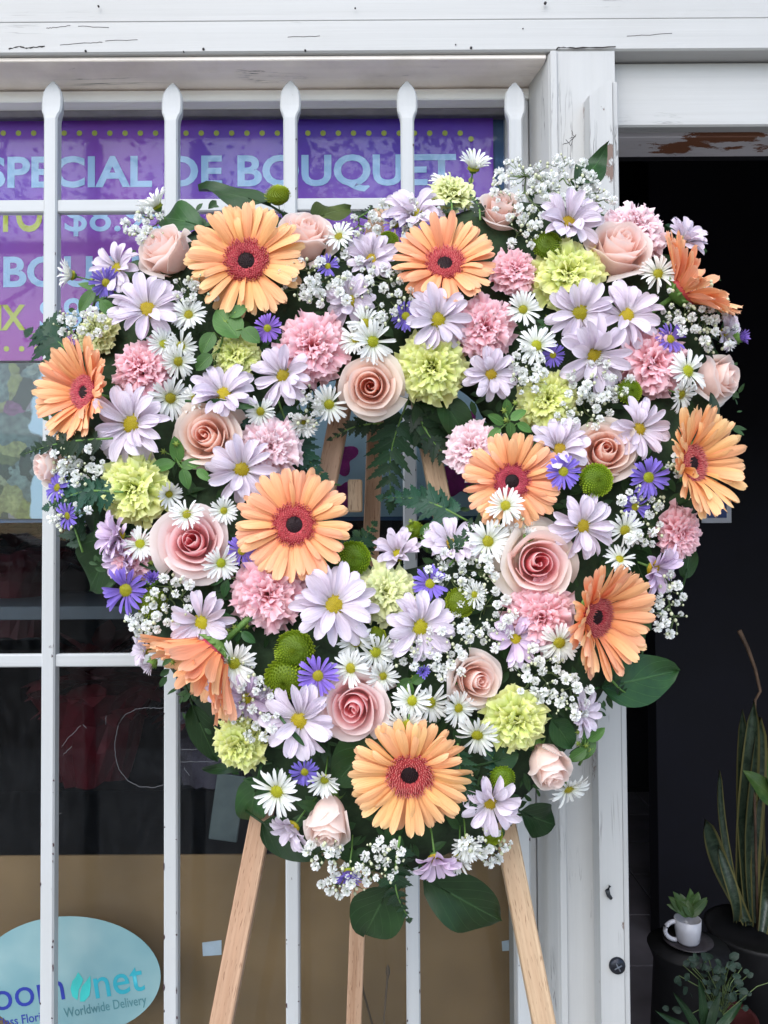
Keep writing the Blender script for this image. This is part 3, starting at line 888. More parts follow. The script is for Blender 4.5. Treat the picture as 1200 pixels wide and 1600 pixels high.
foil_red = plain('red foil', (.06, .004, .008), .35, .3, 20, metal=.2)
foil_cl = plain('crumpled cellophane', (.07, .06, .075), .2, .4, 20)
foil_pot(20, 900, 1.35, .085, foil_red, 'dim red wrapped plant behind the glass at the far left')
foil_pot(150, 1110, 1.42, .10, foil_red, 'dim red plant in crumpled wrapping behind the middle left bar')
foil_pot(330, 1130, 1.50, .09, foil_cl, 'dim red plant in pale cellophane beside the second bar')
sh = boxobj('kerb_reflection', XL + .1, xt(820, 1.2), 1.14, 1.42, zt(966, 1.14), zt(945, 1.14), plain('grey kerb reflection', (.05, .06, .07), .6, .3, 9), None, .001)  # added board that stands in for the kerb mirrored in the glass
tag(sh, 'dim grey board behind the window glass standing in for the kerb reflection', 'reflection')
mb = MB(); box(mb, -.022, .022, -.002, .002, -.05, .05)
o = obj('grey_card', mb.mesh('grey_card', False), None, plain('grey card', (.10, .12, .115), .8))
o.matrix_world = Matrix.Translation(at(355, 1262, 1.18)) @ Matrix.Rotation(R(8), 4, 'Y')
tag(o, 'grey card leaning inside the window beside the left easel leg', 'card')

# ------------------------------------------------------------------ white iron grille
gr_ = empty('window_grille', 'white painted iron window grille with spear topped bars and two rails', 'grille')
hb = .0085
for bx, ty in ((75.5, 122), (266.5, 125), (455, 121), (641, 122), (813, 124)):
    X = xt(bx, Y_BAR)
    zt_ = zt(ty, Y_BAR, bx)
    u = Y_BAR / FPX
    rings = []

    def rg(z, hw, y0, y1, k=.002):
        return [(X - hw + k, y0, z), (X + hw - k, y0, z), (X + hw, y0 + k, z), (X + hw, y1 - k, z), (X + hw - k, y1, z), (X - hw + k, y1, z), (X - hw, y1 - k, z), (X - hw, y0 + k, z)]
    y0, y1 = Y_BAR, Y_BAR + .016
    rings.append(rg(.20, hb, y0, y1))
    for dz_, hw, f in ((64, hb, 0), (57, .0100, .001), (50, .0124, .0025), (42, .0131, .0035), (28, .0130, .0045), (18, .0118, .005), (10, .0088, .0056), (4, .0050, .0062), (0, .0018, .007)):
        rings.append(rg(zt_ - dz_ * u, hw, y0 + f, y1 - f, min(.002, hw * .4)))
    mb = MB(); mb.loft(rings)
    obj('bar', mb.mesh('bar', False), gr_, MAT['iron'])
mb = MB()
rc = random.Random(17)
for bx in (75.5, 266.5, 455, 641, 813):
    for k in range(26):
        z = rc.uniform(.62, 1.80) if k % 3 else rc.uniform(.62, .95)
        sx_ = rc.choice((-1, 1)); X = xt(bx, Y_BAR) + sx_ * (hb - rc.uniform(.0004, .0014))
        hh, ww = rc.uniform(.0006, .0035) * rc.choice((.6, 1, 1.6)), rc.uniform(.0004, .0013)
        n0 = len(mb.v)
        for q in range(7):
            a = 2 * PI * q / 7; j_ = rc.uniform(.6, 1.2)
            mb.v.append((X + math.cos(a) * ww * j_, Y_BAR + .0008 - .0010, z + math.sin(a) * hh * j_)); mb.uv.append((0, 0))
        mb.v.append((X, Y_BAR - .0005, z)); mb.uv.append((0, 0))
        mb.f += [(n0 + q, n0 + (q + 1) % 7, n0 + 7) for q in range(7)]
obj('rust_chips', mb.mesh('rust_chips', False), gr_, plain('rust chip', (.055, .03, .035), .8, .4, 200), stuff=True)
for r0, r1 in ((309, 329), (1022, 1042)):
    boxobj('rail', XL, xt(830, Y_BAR), Y_BAR + .003, Y_BAR + .0135, zt(r1, Y_BAR, 250), zt(r0, Y_BAR, 250), MAT['iron_h'], gr_, .0015)

# ------------------------------------------------------------------ wreath geometry
OUT = [(590, 372), (545, 335), (480, 308), (380, 288), (300, 308), (230, 345), (165, 395), (100, 480), (62, 560), (55, 650), (62, 730), (90, 820), (150, 915), (205, 1010), (270, 1110), (350, 1210), (430, 1300), (520, 1375), (600, 1400), (690, 1375), (790, 1315), (880, 1230), (950, 1130), (1015, 1020), (1065, 910), (1120, 810), (1160, 720), (1168, 620), (1160, 520), (1130, 430), (1070, 360), (990, 310), (900, 275), (810, 272), (720, 290), (650, 325)]
HOLE = [(498, 690), (512, 655), (545, 640), (590, 640), (640, 640), (700, 660), (722, 710), (718, 770), (690, 815), (640, 850), (590, 850), (565, 810), (545, 760), (505, 725)]


def pdist(poly, x, y):
    best, ins = 1e9, False
    n = len(poly)
    for i in range(n):
        x0, y0 = poly[i]; x1, y1 = poly[(i + 1) % n]
        dx, dy = x1 - x0, y1 - y0
        t_ = max(0, min(1, ((x - x0) * dx + (y - y0) * dy) / (dx * dx + dy * dy)))
        d = math.hypot(x - x0 - t_ * dx, y - y0 - t_ * dy)
        best = min(best, d)
        if (y0 > y) != (y1 > y) and x < (x1 - x0) * (y - y0) / (y1 - y0) + x0:
            ins = not ins
    return best if ins else -best


def ring_d(x, y):
    return min(pdist(OUT, x, y), -pdist(HOLE, x, y))


def height(x, y):
    d = max(0, min(1, (ring_d(x, y) + 18) / 150))
    return 88 * math.sqrt(max(0, 1 - (1 - d) ** 2))


def ybase(py): return .80 - .0000926 * (py - 300)


PXM = .00060


def surf(px, py, dz=0):
    return at(px, py, ybase(py) - (height(px, py) + dz) * PXM)


def facing(px, py, f):
    if f is None:
        e = 14
        hx = (height(px + e, py) - height(px - e, py)) / (2 * e)
        hy = (height(px, py + e) - height(px, py - e)) / (2 * e)
        hx, hy = max(-.9, min(.9, hx)), max(-.9, min(.9, hy))
        f = (-hx * .75, hy * .75 + .05)
    return Vector((f[0], -1, f[1])).normalized()


def frame(px, py, dz, f, spin, r):
    """matrix for a flower: +Z looks the way it faces; r = radius in pixels"""
    p_ = surf(px, py, dz)
    n_ = facing(px, py, f)
    q = Vector((0, 0, 1)).rotation_difference(n_)
    s = r * p_.y / FPX
    return Matrix.Translation(p_) @ q.to_matrix().to_4x4() @ Matrix.Rotation(spin, 4, 'Z') @ Matrix.Scale(s, 4)


# ------------------------------------------------------------------ easel
easel = empty('display_easel', 'natural pine tripod easel carrying the heart shaped flower wreath', 'easel')


def leg(a, b, w_, d_, mat, name='leg'):
    a, b = Vector(a), Vector(b)
    z = (a - b).normalized()
    x = Vector((1, 0, 0)); x = (x - z * x.dot(z)).normalized()
    y = z.cross(x)
    L = (a - b).length
    mb = MB(); box(mb, -w_ / 2, w_ / 2, -d_ / 2, d_ / 2, 0, L, .0012)
    m_ = Matrix((x, y, z)).transposed().to_4x4(); m_.translation = b
    return obj(name, mb.mesh(name, False), easel, mat, m_)


def ext(p0, p1, zt_):
    f = (zt_ - p0.z) / (p1.z - p0.z)
    return p0 + (p1 - p0) * f


la, lb = at(531, 650, ybase(650) + .022), at(346, 1600, ybase(1600) + .022)
leg(ext(lb, la, at(600, 330, .82).z), ext(la, lb, .02), .0200, .018, MAT['pine_red'])
ra, rb = at(676, 722, ybase(722) + .022), at(850, 1600, ybase(1600) + .022)
leg(ext(rb, ra, at(600, 330, .82).z), ext(ra, rb, .02), .0200, .018, MAT['pine'])
ca_, cb_ = at(586, 680, .845), at(553, 1600, .93)
leg(ext(cb_, ca_, at(600, 340, .82).z), ext(ca_, cb_, .02), .0182, .016, MAT['pine_red'])
c0 = at(555, 750, .815)
boxobj('rest_block', c0.x - .0075, c0.x + .0075, .805, .822, at(555, 800, .81).z, c0.z, MAT['pine'], easel)
for (x0, y0, x1, y1, lab) in ((553, 1456, 592, 1640, 'thin dark twig leaning against the middle easel leg'), (606, 1520, 604, 1660, 'thin dry stalk with a pale bud standing right of the middle leg')):
    mb = MB(); mb.tube([at(x0, y0, .925 if x0 < 600 else .94), at((x0 + x1) / 2 - 5, (y0 + y1) / 2, .93), at(x1, y1, .935)], [.0016, .0012, .0014], 6)
    if x0 > 600: mb.lathe([(.0005, -.008), (.0028, 0), (.0022, .006), (.0003, .010)], 8, Matrix.Translation(at(x0, y0, .94)))
    else: mb.lathe([(.0015, -.004), (.004, .0), (.005, .003), (.0, .005)], 8, Matrix.Translation(at(x0, y0, .925)))
    tag(obj('dry_twig', mb.mesh('dry_twig'), None, plain('dry twig', (.06, .045, .03), .8)), lab, 'twig')

# foam heart
mid = []
nS = 64
cen = (612, 760)
for k in range(nS):
    an = 2 * PI * k / nS
    d = (math.cos(an), math.sin(an))
    lo = hi = None
    pts = []
    r_ = 0
    while r_ < 900:
        x, y = cen[0] + d[0] * r_, cen[1] + d[1] * r_
        if pdist(HOLE, x, y) < 0 and lo is None: lo = r_
        if pdist(OUT, x, y) < 0: hi = r_; break
        r_ += 6
    m_ = (lo + hi) / 2
    mid.append((cen[0] + d[0] * m_, cen[1] + d[1] * m_, (hi - lo) / 2))
mb = MB()
rings = []
for k, (x, y, hw) in enumerate(mid):
    c_ = at(x, y, ybase(y) - .012)
    out_ = Vector((x - cen[0], 0, -(y - cen[1]))).normalized()
    rg_ = []
    for q in range(10):
        a_ = 2 * PI * q / 10
        rg_.append((c_ + out_ * (math.cos(a_) * (hw - 28) * PXM * .95) + Vector((0, math.sin(a_) * .024, 0)))[:])
    rings.append(rg_)
b0 = 0
for rg_ in rings:
    mb.v += rg_; mb.uv += [(0, 0)] * 10
for k in range(nS):
    for q in range(10):
        k2, q2 = (k + 1) % nS, (q + 1) % 10
        mb.f.append((k * 10 + q, k * 10 + q2, k2 * 10 + q2, k2 * 10 + q))
tag(obj('heart_frame', mb.mesh('heart_frame'), None, MAT['foam']), 'dark green heart shaped foam frame under the flowers on the easel', 'wreath frame')

# ------------------------------------------------------------------ flower kinds (unit radius, facing +Z)
rnd = random.Random(11)
RZ = lambda a: Matrix.Rotation(a, 4, 'Z')
RY = lambda a: Matrix.Rotation(a, 4, 'Y')
RX = lambda a: Matrix.Rotation(a, 4, 'X')
TR = lambda x, y, z: Matrix.Translation((x, y, z))


def strap(w_, tip=.35, base=.45, arch=.06, cup=.0, groove=0.0, notch=0.0, nu=4, nv=8, twist=0.0, wav=0.0, ph=0.0):
    """a petal along +X from 0 to 1"""
    def fn(u, v):
        v = 1 - (1 - v) ** 1.55
        wd = (base + (1 - base) * min(1, v / .6) ** .85)
        if v > 1 - tip:
            k = (v - 1 + tip) / tip
            wd *= math.sqrt(max(0.0, 1 - k ** 2.6)) * .86 + .14
        y = u * w_ * .5 * wd
        x = v * (1 - notch * (1 - abs(u)) * (v > .98))
        z = arch * math.sin(PI * v * .9) - arch * .4 * v * v + cup * (u * u) * w_ * wd
        if groove: z += groove * math.cos(u * 2 * PI) * wd
        z += wav * math.sin(v * 7 + ph) * u
        z += twist * u * v
        return (x, y, z)
    mb = MB(); mb.sheet(nu, nv, fn)
    return mb


def dome_florets(n, r0, r1, h, spike_l, spike_r, tilt=.3, nside=3, lift=0.0, jit=.15, seed=1):
    """phyllotaxis of little florets over a shallow dome between radii r0 and r1"""
    rr = random.Random(seed)
    mb = MB()
    mb.lathe([(r1 * 1.0, -.08), (r1, lift), (r1 * .8, lift + h * .36), (r1 * .5, lift + h * .75), (r1 * .2, lift + h * .96), (0.001, lift + h)] if r0 == 0 else
             [(r1 * .9, -.1), (r1, lift), ((r0 + r1) / 2, lift + h * .5), (r0, lift + h * .4), (r0 * .8, lift - .02), (.001, lift - .02)], 18)
    mb.uv = [(a, .15) for a, b in mb.uv]
    for k in range(n):
        f = (k + .5) / n
        r = math.sqrt(r0 * r0 + (r1 * r1 - r0 * r0) * f)
        a = k * 2.39996
        z = lift + h * (1 - (r / r1) ** 2) if r0 == 0 else lift + h * .45
        d = Vector((math.cos(a) * (tilt * r / r1 + rr.uniform(-jit, jit)), math.sin(a) * (tilt * r / r1 + rr.uniform(-jit, jit)), 1))
        mb.spike((r * math.cos(a), r * math.sin(a), z - .01), d, spike_l * rr.uniform(.7, 1.25), spike_r * rr.uniform(.8, 1.2), nside)
    return mb


def stem_mesh(name, L=1.3, r=.035, cal=.2, zb=-.06, h=.22):
    mb = MB()
    mb.tube([(0, 0, zb - h * .6), (.03, .02, zb - h - L * .5), (0, 0, zb - h - L)], r, 6)
    s_ = stem_part[name] = obj_mesh = mb.mesh('stem')
    mb = MB()
    mb.lathe([(r * .9, zb - h), (cal * .7, zb - h * .75), (cal, zb - h * .3), (cal * 1.1, zb)], 14)
    for k in range(14):
        a = k * 2 * PI / 14
        mb.spike((cal * math.cos(a), cal * math.sin(a), zb - h * .25), (math.cos(a), math.sin(a), .5), cal * .55, cal * .16)
    return [('stem', s_, 'stem', Matrix(), 0), ('calyx', mb.mesh('calyx'), 'calyx', Matrix(), 0)]


stem_part = {}

# gerbera --------------------------------------------------------------
gp = [strap(w_, .30, .38, .05, -.10, .005, nt_, 6, 8, twist=tw, wav=.012, ph=k).mesh('petal') for k, (w_, nt_, tw) in enumerate(((.27, .03, .02), (.30, .04, -.03), (.25, .02, .03), (.28, .05, 0), (.22, .02, -.02)))]
gps = [strap(.17, .35, .5, .08, -.1, .006, .02, 4, 6, twist=tw).mesh('petal') for tw in (.03, -.03)]
g_eye = dome_florets(300, .15, .37, .07, .085, .018, .35, 3, .02, .25, 5).mesh('disc_florets')
g_core = dome_florets(90, 0, .165, .035, .05, .016, .2, 3, .015, .2, 6).mesh('disc_centre')
g_stem = stem_mesh('g', 1.0, .045, .345, -.03, .22)


def gerbera(cup, seed, mat='gerbera'):
    rr = random.Random(seed)
    parts = []
    for n, L, z, el, pool, r0 in ((rr.randint(27, 31), .70, -.01, cup, gp, .30), (rr.randint(24, 28), .68, .02, cup + .08, gp, .30), (rr.randint(4, 9), .46, .045, cup + .17, gps, .31)):
        off = rr.uniform(0, 6)
        for k in range(n):
            a = off + 2 * PI * (k + rr.uniform(-.3, .3)) / n
            l_ = L * rr.uniform(.90, 1.06)
            m_ = RZ(a) @ TR(r0 - .03, 0, z + rr.uniform(-.01, .01)) @ RY(-(el + rr.gauss(0, .08) + (rr.choice((-.3, .35)) if rr.random() < .05 else 0))) @ RX(rr.gauss(0, .16)) @ RZ(rr.gauss(0, .05)) @ Matrix.Diagonal((l_, (.60 * rr.uniform(.82, 1.15)), .8, 1))
            parts.append(('petal', pool[rr.randrange(len(pool))], mat, m_, 0))
    ds = Matrix.Scale(1 if cup < .25 else .80 if cup < .6 else .62, 4)
    parts += [('disc_florets', g_eye, 'gerb_eye', ds, 1), ('disc_centre', g_core, 'gerb_core', ds, 1), ('stem', g_stem[0][1], 'stem', Matrix(), 0), ('calyx', g_stem[1][1], 'calyx', TR(0, 0, -.03) @ ds, 0)]
    return parts


# lavender daisy -------------------------------------------------------
lp = [strap(w_, .42, .34, .09, cu, .006, nt_, 4, 7, twist=tw, wav=.02, ph=k * 1.7).mesh('petal') for k, (w_, cu, nt_, tw) in enumerate(((.40, .20, .04, .02), (.44, .15, .05, -.04), (.36, .28, .02, .05), (.42, -.12, .03, 0), (.34, .35, .0, -.05)))]
l_disc = [dome_florets(130, 0, .255, .085, .045, .017, .3, 4, .02, .15, s).mesh('disc') for s in (1, 2)]
l_stem = stem_mesh('l', 1.3, .04, .2, -.03, .2)


def daisy(cup, seed, mat='lav'):
    rr = random.Random(seed)
    parts = []
    for n, L, z, el in ((rr.randint(11, 13), .86, -.02, cup), (rr.randint(8, 11), .80, .02, cup + .16), (rr.randint(0, 4), .6, .04, cup + .3)):
        off = rr.uniform(0, 6)
        for k in range(n):
            if rr.random() < .05: continue
            a = off + 2 * PI * (k + rr.uniform(-.25, .25)) / n
            l_ = L * rr.uniform(.86, 1.06)
            m_ = RZ(a) @ TR(.15, 0, z + rr.uniform(-.012, .012)) @ RY(-(el + rr.gauss(0, .14) + (rr.choice((-.5, .5)) if rr.random() < .07 else 0))) @ RX(rr.gauss(0, .22)) @ RZ(rr.gauss(0, .06)) @ Matrix.Diagonal((l_, .82 * rr.uniform(.78, 1.14), 1, 1))
            parts.append(('petal', lp[rr.randrange(5)], mat, m_, 0))
    parts += [('disc', l_disc[seed % 2], 'yellow', Matrix(), 1)] + l_stem
    return parts


# small asters ---------------------------------------------------------
def rays(n, w_, seed, L=.80, r0=.2, cup=.08, layers=2):
    rr = random.Random(seed)
    mb = MB()
    for q in range(layers):
        for k in range(n):
            if rr.random() < .05: continue
            a = 2 * PI * (k + .5 * q + rr.uniform(-.25, .25)) / n
            l_ = L * rr.uniform(.82, 1.07)
            m_ = RZ(a) @ TR(r0, 0, .02 * q) @ RY(-(cup + .12 * q + rr.gauss(0, .12))) @ RX(rr.gauss(0, .25)) @ Matrix.Diagonal((l_, rr.uniform(.85, 1.1), 1, 1))
            b = len(mb.v)
            s_ = strap(w_, .3, .6, .06 + rr.uniform(-.05, .05), .3, 0, 0, 2, 4)
            mb.v += [(m_ @ Vector(p))[:] for p in s_.v]; mb.uv += s_.uv; mb.f += [tuple(i + b for i in f) for f in s_.f]
    return mb.mesh('ray_petals')


w_ray = [rays(15, .15, s, cup=c) for s, c in ((1, .05), (2, .12), (3, -.02), (4, .2))]
w_side = rays(15, .15, 9, cup=.6)
p_ray = [rays(14, .17, s, L=.76, r0=.24, cup=c) for s, c in ((21, .05), (22, .15), (23, -.05))]
p_side = rays(14, .17, 29, L=.76, r0=.2, cup=.7)
w_disc = [dome_florets(70, 0, .27, .10, .07, .022, .3, 4, .02, .2, s).mesh('disc') for s in (3, 4)]
s_stem = stem_mesh('s', 1.8, .045, .22, -.04, .25)


def aster(kind, seed, side=False):
    ray = (w_side if side else w_ray[seed % 4]) if kind == 'W' else (p_side if side else p_ray[seed % 3])
    return [('ray_petals', ray, 'white_p' if kind == 'W' else 'purple', Matrix(), 1), ('disc', w_disc[seed % 2], 'yelgreen', Matrix(), 1)] + s_stem


# green button mum ----------------------------------------------------
def button_mesh(seed):
    rr = random.Random(seed)
    mb = MB()
    mb.lathe([(.5, -.55), (.86, -.25), (.9, 0), (.78, .3), (.5, .5), (.2, .58), (0.001, .6)], 16)
    mb.uv = [(a, .05) for a, b in mb.uv]
    n = 230
    for k in range(n):
        f = (k + .5) / n
        ph = f * 1.75
        r, z = .9 * math.sin(min(ph, PI / 2 + .25)), .62 * math.cos(ph)
        if ph > 1.2: z = .62 * math.cos(ph) - .1 * (ph - 1.2)
        a = k * 2.39996
        d = Vector((math.cos(a) * math.sin(ph), math.sin(a) * math.sin(ph), math.cos(ph) + .35))
        m_ = TR(r * math.cos(a), r * math.sin(a), z) @ Vector((1, 0, 0)).rotation_difference(d).to_matrix().to_4x4()
        b = len(mb.v)
        l_ = .20 * rr.uniform(.8, 1.2) * (.55 + .6 * f); w_ = .055 * (.6 + .7 * f)
        for (x, y, zz, vv) in ((-.03, -w_, 0, 0), (-.03, w_, 0, 0), (l_ * .7, w_, .03, .7), (l_, 0, .06, 1), (l_ * .7, -w_, .03, .7)):
            mb.v.append((m_ @ Vector((x, y, zz)))[:]); mb.uv.append((.5 + y, vv))
        mb.f.append((b, b + 1, b + 2, b + 3, b + 4))
    return mb.mesh('floret_dome', False)


b_me = [button_mesh(s) for s in (1, 2)]


def button(seed):
    return [('floret_dome', b_me[seed % 2], 'button', Matrix(), 1), ('stem', stem_part['s'], 'stem', TR(0, 0, -.2), 0)]


# carnation ------------------------------------------------------------
def carn_petal(Rr, Z, hw, seed, amp=.085):
    rr = random.Random(seed)
    k1, k2 = rr.uniform(2.2, 3.2), rr.uniform(4.5, 6)
    p1, p2 = rr.uniform(0, 6), rr.uniform(0, 6)
    A, B, C = Vector((.03, -.62)), Vector((Rr * .30, Z + .12)), Vector((Rr, Z))
    tn = (C - B).normalized(); nr = Vector((-tn.y, tn.x))
    teeth = [rr.uniform(-.06, .05) for _ in range(21)]

    def fn(u, v):
        q = A * (1 - v) ** 2 + B * 2 * v * (1 - v) + C * v * v
        i = int(round((u + 1) * 10))
        if v > .97: q = q + tn * (teeth[i] * .6 + (.018 if i % 2 else -.018))
        rl = amp * v ** 2.2 * (math.sin(k1 * u * PI + p1) + .6 * math.sin(k2 * u * PI + p2) + .3 * math.sin(9.5 * u * PI + p1))
        q = q + nr * rl
        wd = hw * (.12 + .88 * v ** 1.3)
        q = q - Vector((1, 0)) * (.14 * (u * wd) ** 2 / max(.3, Rr)) - Vector((0, 1)) * (.06 * u * u * v)
        return (q.x, u * wd, q.y)
    mb = MB(); mb.sheet(20, 8, fn)
    return mb.mesh('petal')


CP = {}
for cl, (Rr, Z, hw, am) in enumerate(((.14, .40, .46, .10), (.38, .38, .60, .105), (.62, .27, .72, .10), (.84, .08, .78, .09), (.96, -.16, .80, .075))):
    CP[cl] = [carn_petal(Rr, Z, hw, 100 * cl + s, am) for s in range(3)]
c_cal = MB(); c_cal.lathe([(.05, -1.25), (.20, -1.15), (.22, -.75), (.24, -.5)], 14); c_cal = c_cal.mesh('calyx')


def carnation(seed, mat):
    rr = random.Random(seed)
    parts = []
    for cl, n in ((0, 6), (1, 8), (2, 9), (3, 9), (4, 8)):
        off = rr.uniform(0, 6)
        for k in range(n):
            a = off + 2 * PI * (k + rr.uniform(-.3, .3)) / n
            s_ = rr.uniform(.9, 1.08)
            parts.append(('petal', CP[cl][rr.randrange(3)], mat, RZ(a) @ RY(rr.gauss(0, .08)) @ RX(rr.gauss(0, .1)) @ Matrix.Diagonal((s_, s_ * rr.uniform(.9, 1.1), s_ * rr.uniform(.95, 1.05), 1)), 0))
    parts += [('calyx', c_cal, 'calyx', Matrix(), 0), ('stem', stem_part['s'], 'stem', TR(0, 0, -.9), 0)]
    return parts


# rose -----------------------------------------------------------------
def rose_petal(t_, seed, openness):
    rr = random.Random(seed)
    Rt = .06 + (.30 + .40 * openness) * t_ ** (.92)
    Zt = .50 + .10 * math.sin(PI * t_) - (.02 + .34 * openness) * t_ ** 2.6
    A, B, C = Vector((.02, -.75)), Vector((Rt * 1.0 + .30 * t_ ** .6, -.40)), Vector((Rt, Zt))
    curl = max(0, t_ - .25) * (.25 + .35 * openness)
    hw = R(105 - 42 * t_)
    ph = rr.uniform(0, 6)
    drop = .08 + .36 * t_

    def fn(u, v):
        q = A * (1 - v) ** 2 + B * 2 * v * (1 - v) + C * v * v
        s_ = max(0, (v - .66) / .34)
        q = q + Vector((curl * s_ * s_, -curl * .55 * s_ ** 2.5))
        q.y -= drop * abs(u) ** 3.2 * v * v
        # a soft point at the middle of the lip of outer petals
        if t_ > .5: q.x += .05 * math.exp(-(u / .22) ** 2) * s_
        r_ = q.x * (1 + (.09 + .05 * (1 - t_)) * u) + .015 * math.sin(4 * u + ph) * v
        a = u * hw * (.55 + .45 * min(1, v * 1.6))
        return (r_ * math.cos(a), r_ * math.sin(a), q.y + (.022 * math.sin(5 * u + ph) + .012 * math.sin(11 * u + 2 * ph)) * v * v * (.35 + t_))
    mb = MB(); mb.sheet(14, 10, fn)
    mb.uv = [(t_, v) for u, v in mb.uv]
    return mb.mesh('petal')


NR = 18
RP = {op: [[rose_petal(k / (NR - 1), 10 * k + s, opn) for s in range(2)] for k in range(NR)] for op, opn in (('open', .88), ('half', .62), ('bud', .22))}
r_sep = MB()
r_sep.lathe([(.04, -1.05), (.17, -.98), (.20, -.82), (.13, -.70)], 12)
for k in range(5):
    r_sep.sheet(2, 5, lambda u, v: (.15 + .34 * v - .1 * v * v, u * .09 * (1 - v), -.74 + .06 * v - .30 * v * v), RZ(k * 2 * PI / 5))
r_sep = r_sep.mesh('sepals')


def rose(seed, op, mat):
    rr = random.Random(seed)
    parts = []
    a = 0
    hand = 1 if seed % 2 else -1
    for k in range(NR):
        a += 2.39996 * hand + rr.gauss(0, .18)
        sc_ = rr.uniform(.97, 1.03)
        m_ = RZ(a) @ TR(rr.gauss(0, .012), rr.gauss(0, .012), rr.gauss(0, .02)) @ RY(rr.gauss(0, .035 + .07 * k / NR)) @ RX(rr.gauss(0, .03 + .05 * k / NR)) @ Matrix.Diagonal((sc_, sc_ * hand, sc_ * rr.uniform(.94, 1.05), 1))
        parts.append(('petal', RP[op][k][rr.randrange(2)], mat, m_, 0))
    parts += [('sepals', r_sep, 'calyx', Matrix(), 0), ('stem', stem_part['s'], 'stem', TR(0, 0, -.8), 0)]
    return parts


# aster bud -------------------------------------------------------------
mb = MB(); mb.lathe([(.1, -1.0), (.5, -.6), (.62, -.1), (.5, .3)], 12)
for k in range(16):
    a = k * 2.4
    mb.spike((.5 * math.cos(a), .5 * math.sin(a), -.6 + .05 * (k % 8)), (math.cos(a), math.sin(a), 1.2), .5, .14)
bud_cup = mb.mesh('calyx')


def bud_tuft(seed):
    rr = random.Random(seed); mb = MB()
    for k in range(26):
        a = k * 2.4; r_ = .46 * math.sqrt((k + .5) / 26)
        m_ = RZ(a) @ TR(r_, 0, .1) @ RY(-(1.35 - r_ * .9 + rr.uniform(-.1, .1))) @ Matrix.Diagonal((1.0 * rr.uniform(.75, 1.1), 1, 1, 1))
        b = len(mb.v); s_ = strap(.22, .4, .6, .08, .2, 0, 0, 2, 4)
        mb.v += [(m_ @ Vector(p_))[:] for p_ in s_.v]; mb.uv += s_.uv; mb.f += [tuple(i + b for i in f) for f in s_.f]
    return mb.mesh('petal_tuft')


tuft = bud_tuft(3)


def asterbud(seed, mat):
    return [('petal_tuft', tuft, mat, Matrix(), 1), ('calyx', bud_cup, 'calyx', Matrix(), 0), ('stem', stem_part['s'], 'stem', TR(0, 0, -.7), 0)]


GROUPS = {'G': ('gerbera', 'gerbera', 'apricot gerberas in the heart wreath'), 'L': ('lavender_daisy', 'daisy', 'lavender daisies in the heart wreath'),
          'W': ('white_aster', 'aster', 'small white asters in the heart wreath'), 'P': ('violet_aster', 'aster', 'small violet asters in the heart wreath'),
          'B': ('button_chrysanthemum', 'chrysanthemum', 'green button chrysanthemums in the heart wreath'), 'C': ('carnation', 'carnation', 'carnations in the heart wreath'),
          'R': ('rose', 'rose', 'roses in the heart wreath'), 'U': ('aster_bud', 'flower bud', 'aster buds in the heart wreath')}
DZ = {'G': 10, 'L': 12, 'W': 18, 'P': 18, 'B': 10, 'C': 0, 'R': 4, 'U': 18}
nflower = 0


def put(kind, px, py, r, label, f=None, dz=0, var=None, spin=None):
    global nflower
    nflower += 1
    sd_ = nflower
    nm, cat, grp = GROUPS[kind]
    if kind == 'G': parts = gerbera(var, sd_, 'gerbera' if 'big apricot gerbera' in label and '-turned' not in label else 'gerb_peach')
    elif kind == 'L':
        mt = 'lav'
        if isinstance(var, tuple): var, mt = var
        parts = daisy(var if var is not None else .12, sd_, mt)
    elif kind == 'W': parts = aster('W', sd_, var == 'side')
    elif kind == 'P': parts = aster('P', sd_, var == 'side')
    elif kind == 'B': parts = button(sd_)
    elif kind == 'C': parts = carnation(sd_, 'carn_' + (var or 'pink'))
    elif kind == 'R': parts = rose(sd_, var[0], 'rose_' + var[1])
    elif kind == 'U': parts = asterbud(sd_, var or 'purple')
    r *= {'C': .93, 'R': .94}.get(kind, 1)
    sp = spin if spin is not None else random.Random(sd_).uniform(0, 6.28)
    o = empty(nm, label, cat, grp, frame(px, py, DZ[kind] + dz, f, sp, r))
    for pn, me, mk, m_, st in parts:
        obj(pn, me, o, MAT[mk], m_, bool(st))
    return o


# ------------------------------------------------------------------ the flowers, where the photograph has them
# gerberas
put('G', 385, 408, 97, 'big apricot gerbera facing front on the upper left lobe beside the leftmost top leaf', (.02, .05), 14, .10)
put('G', 695, 412, 86, 'apricot gerbera tilted up at the top centre above a lavender daisy', (-.02, .34), 6, .22)
put('G', 132, 613, 90, 'apricot gerbera turned left at the far left edge above a fern tip', (-.56, .05), 6, .48)
put('G', 460, 820, 95, 'apricot gerbera overlapping the left side of the heart opening', (.03, .10), 24, .16)
put('G', 800, 752, 80, 'apricot gerbera right of the heart opening with a white aster on its lower petals', (-.10, -.02), 10, .14)
put('G', 1082, 724, 98, 'big apricot gerbera turned right at the right edge of the wreath below a blush rose', (.62, .06), 10, .50)
put('G', 932, 964, 104, 'apricot gerbera turned right beside the big glossy leaf at lower right', (.66, -.16), 14, .55)
put('G', 1068, 452, 100, 'apricot gerbera seen from its edge at the upper right against the black doorway', (1.55, 1.15), 6, .55)
put('G', 640, 1210, 100, 'big apricot gerbera at the bottom point of the heart', (.0, -.20), 18, .12)
put('G', 332, 1020, 122, 'apricot gerbera bent down and seen from its side at the lower left edge', (-1.9, -2.0), 14, .74)
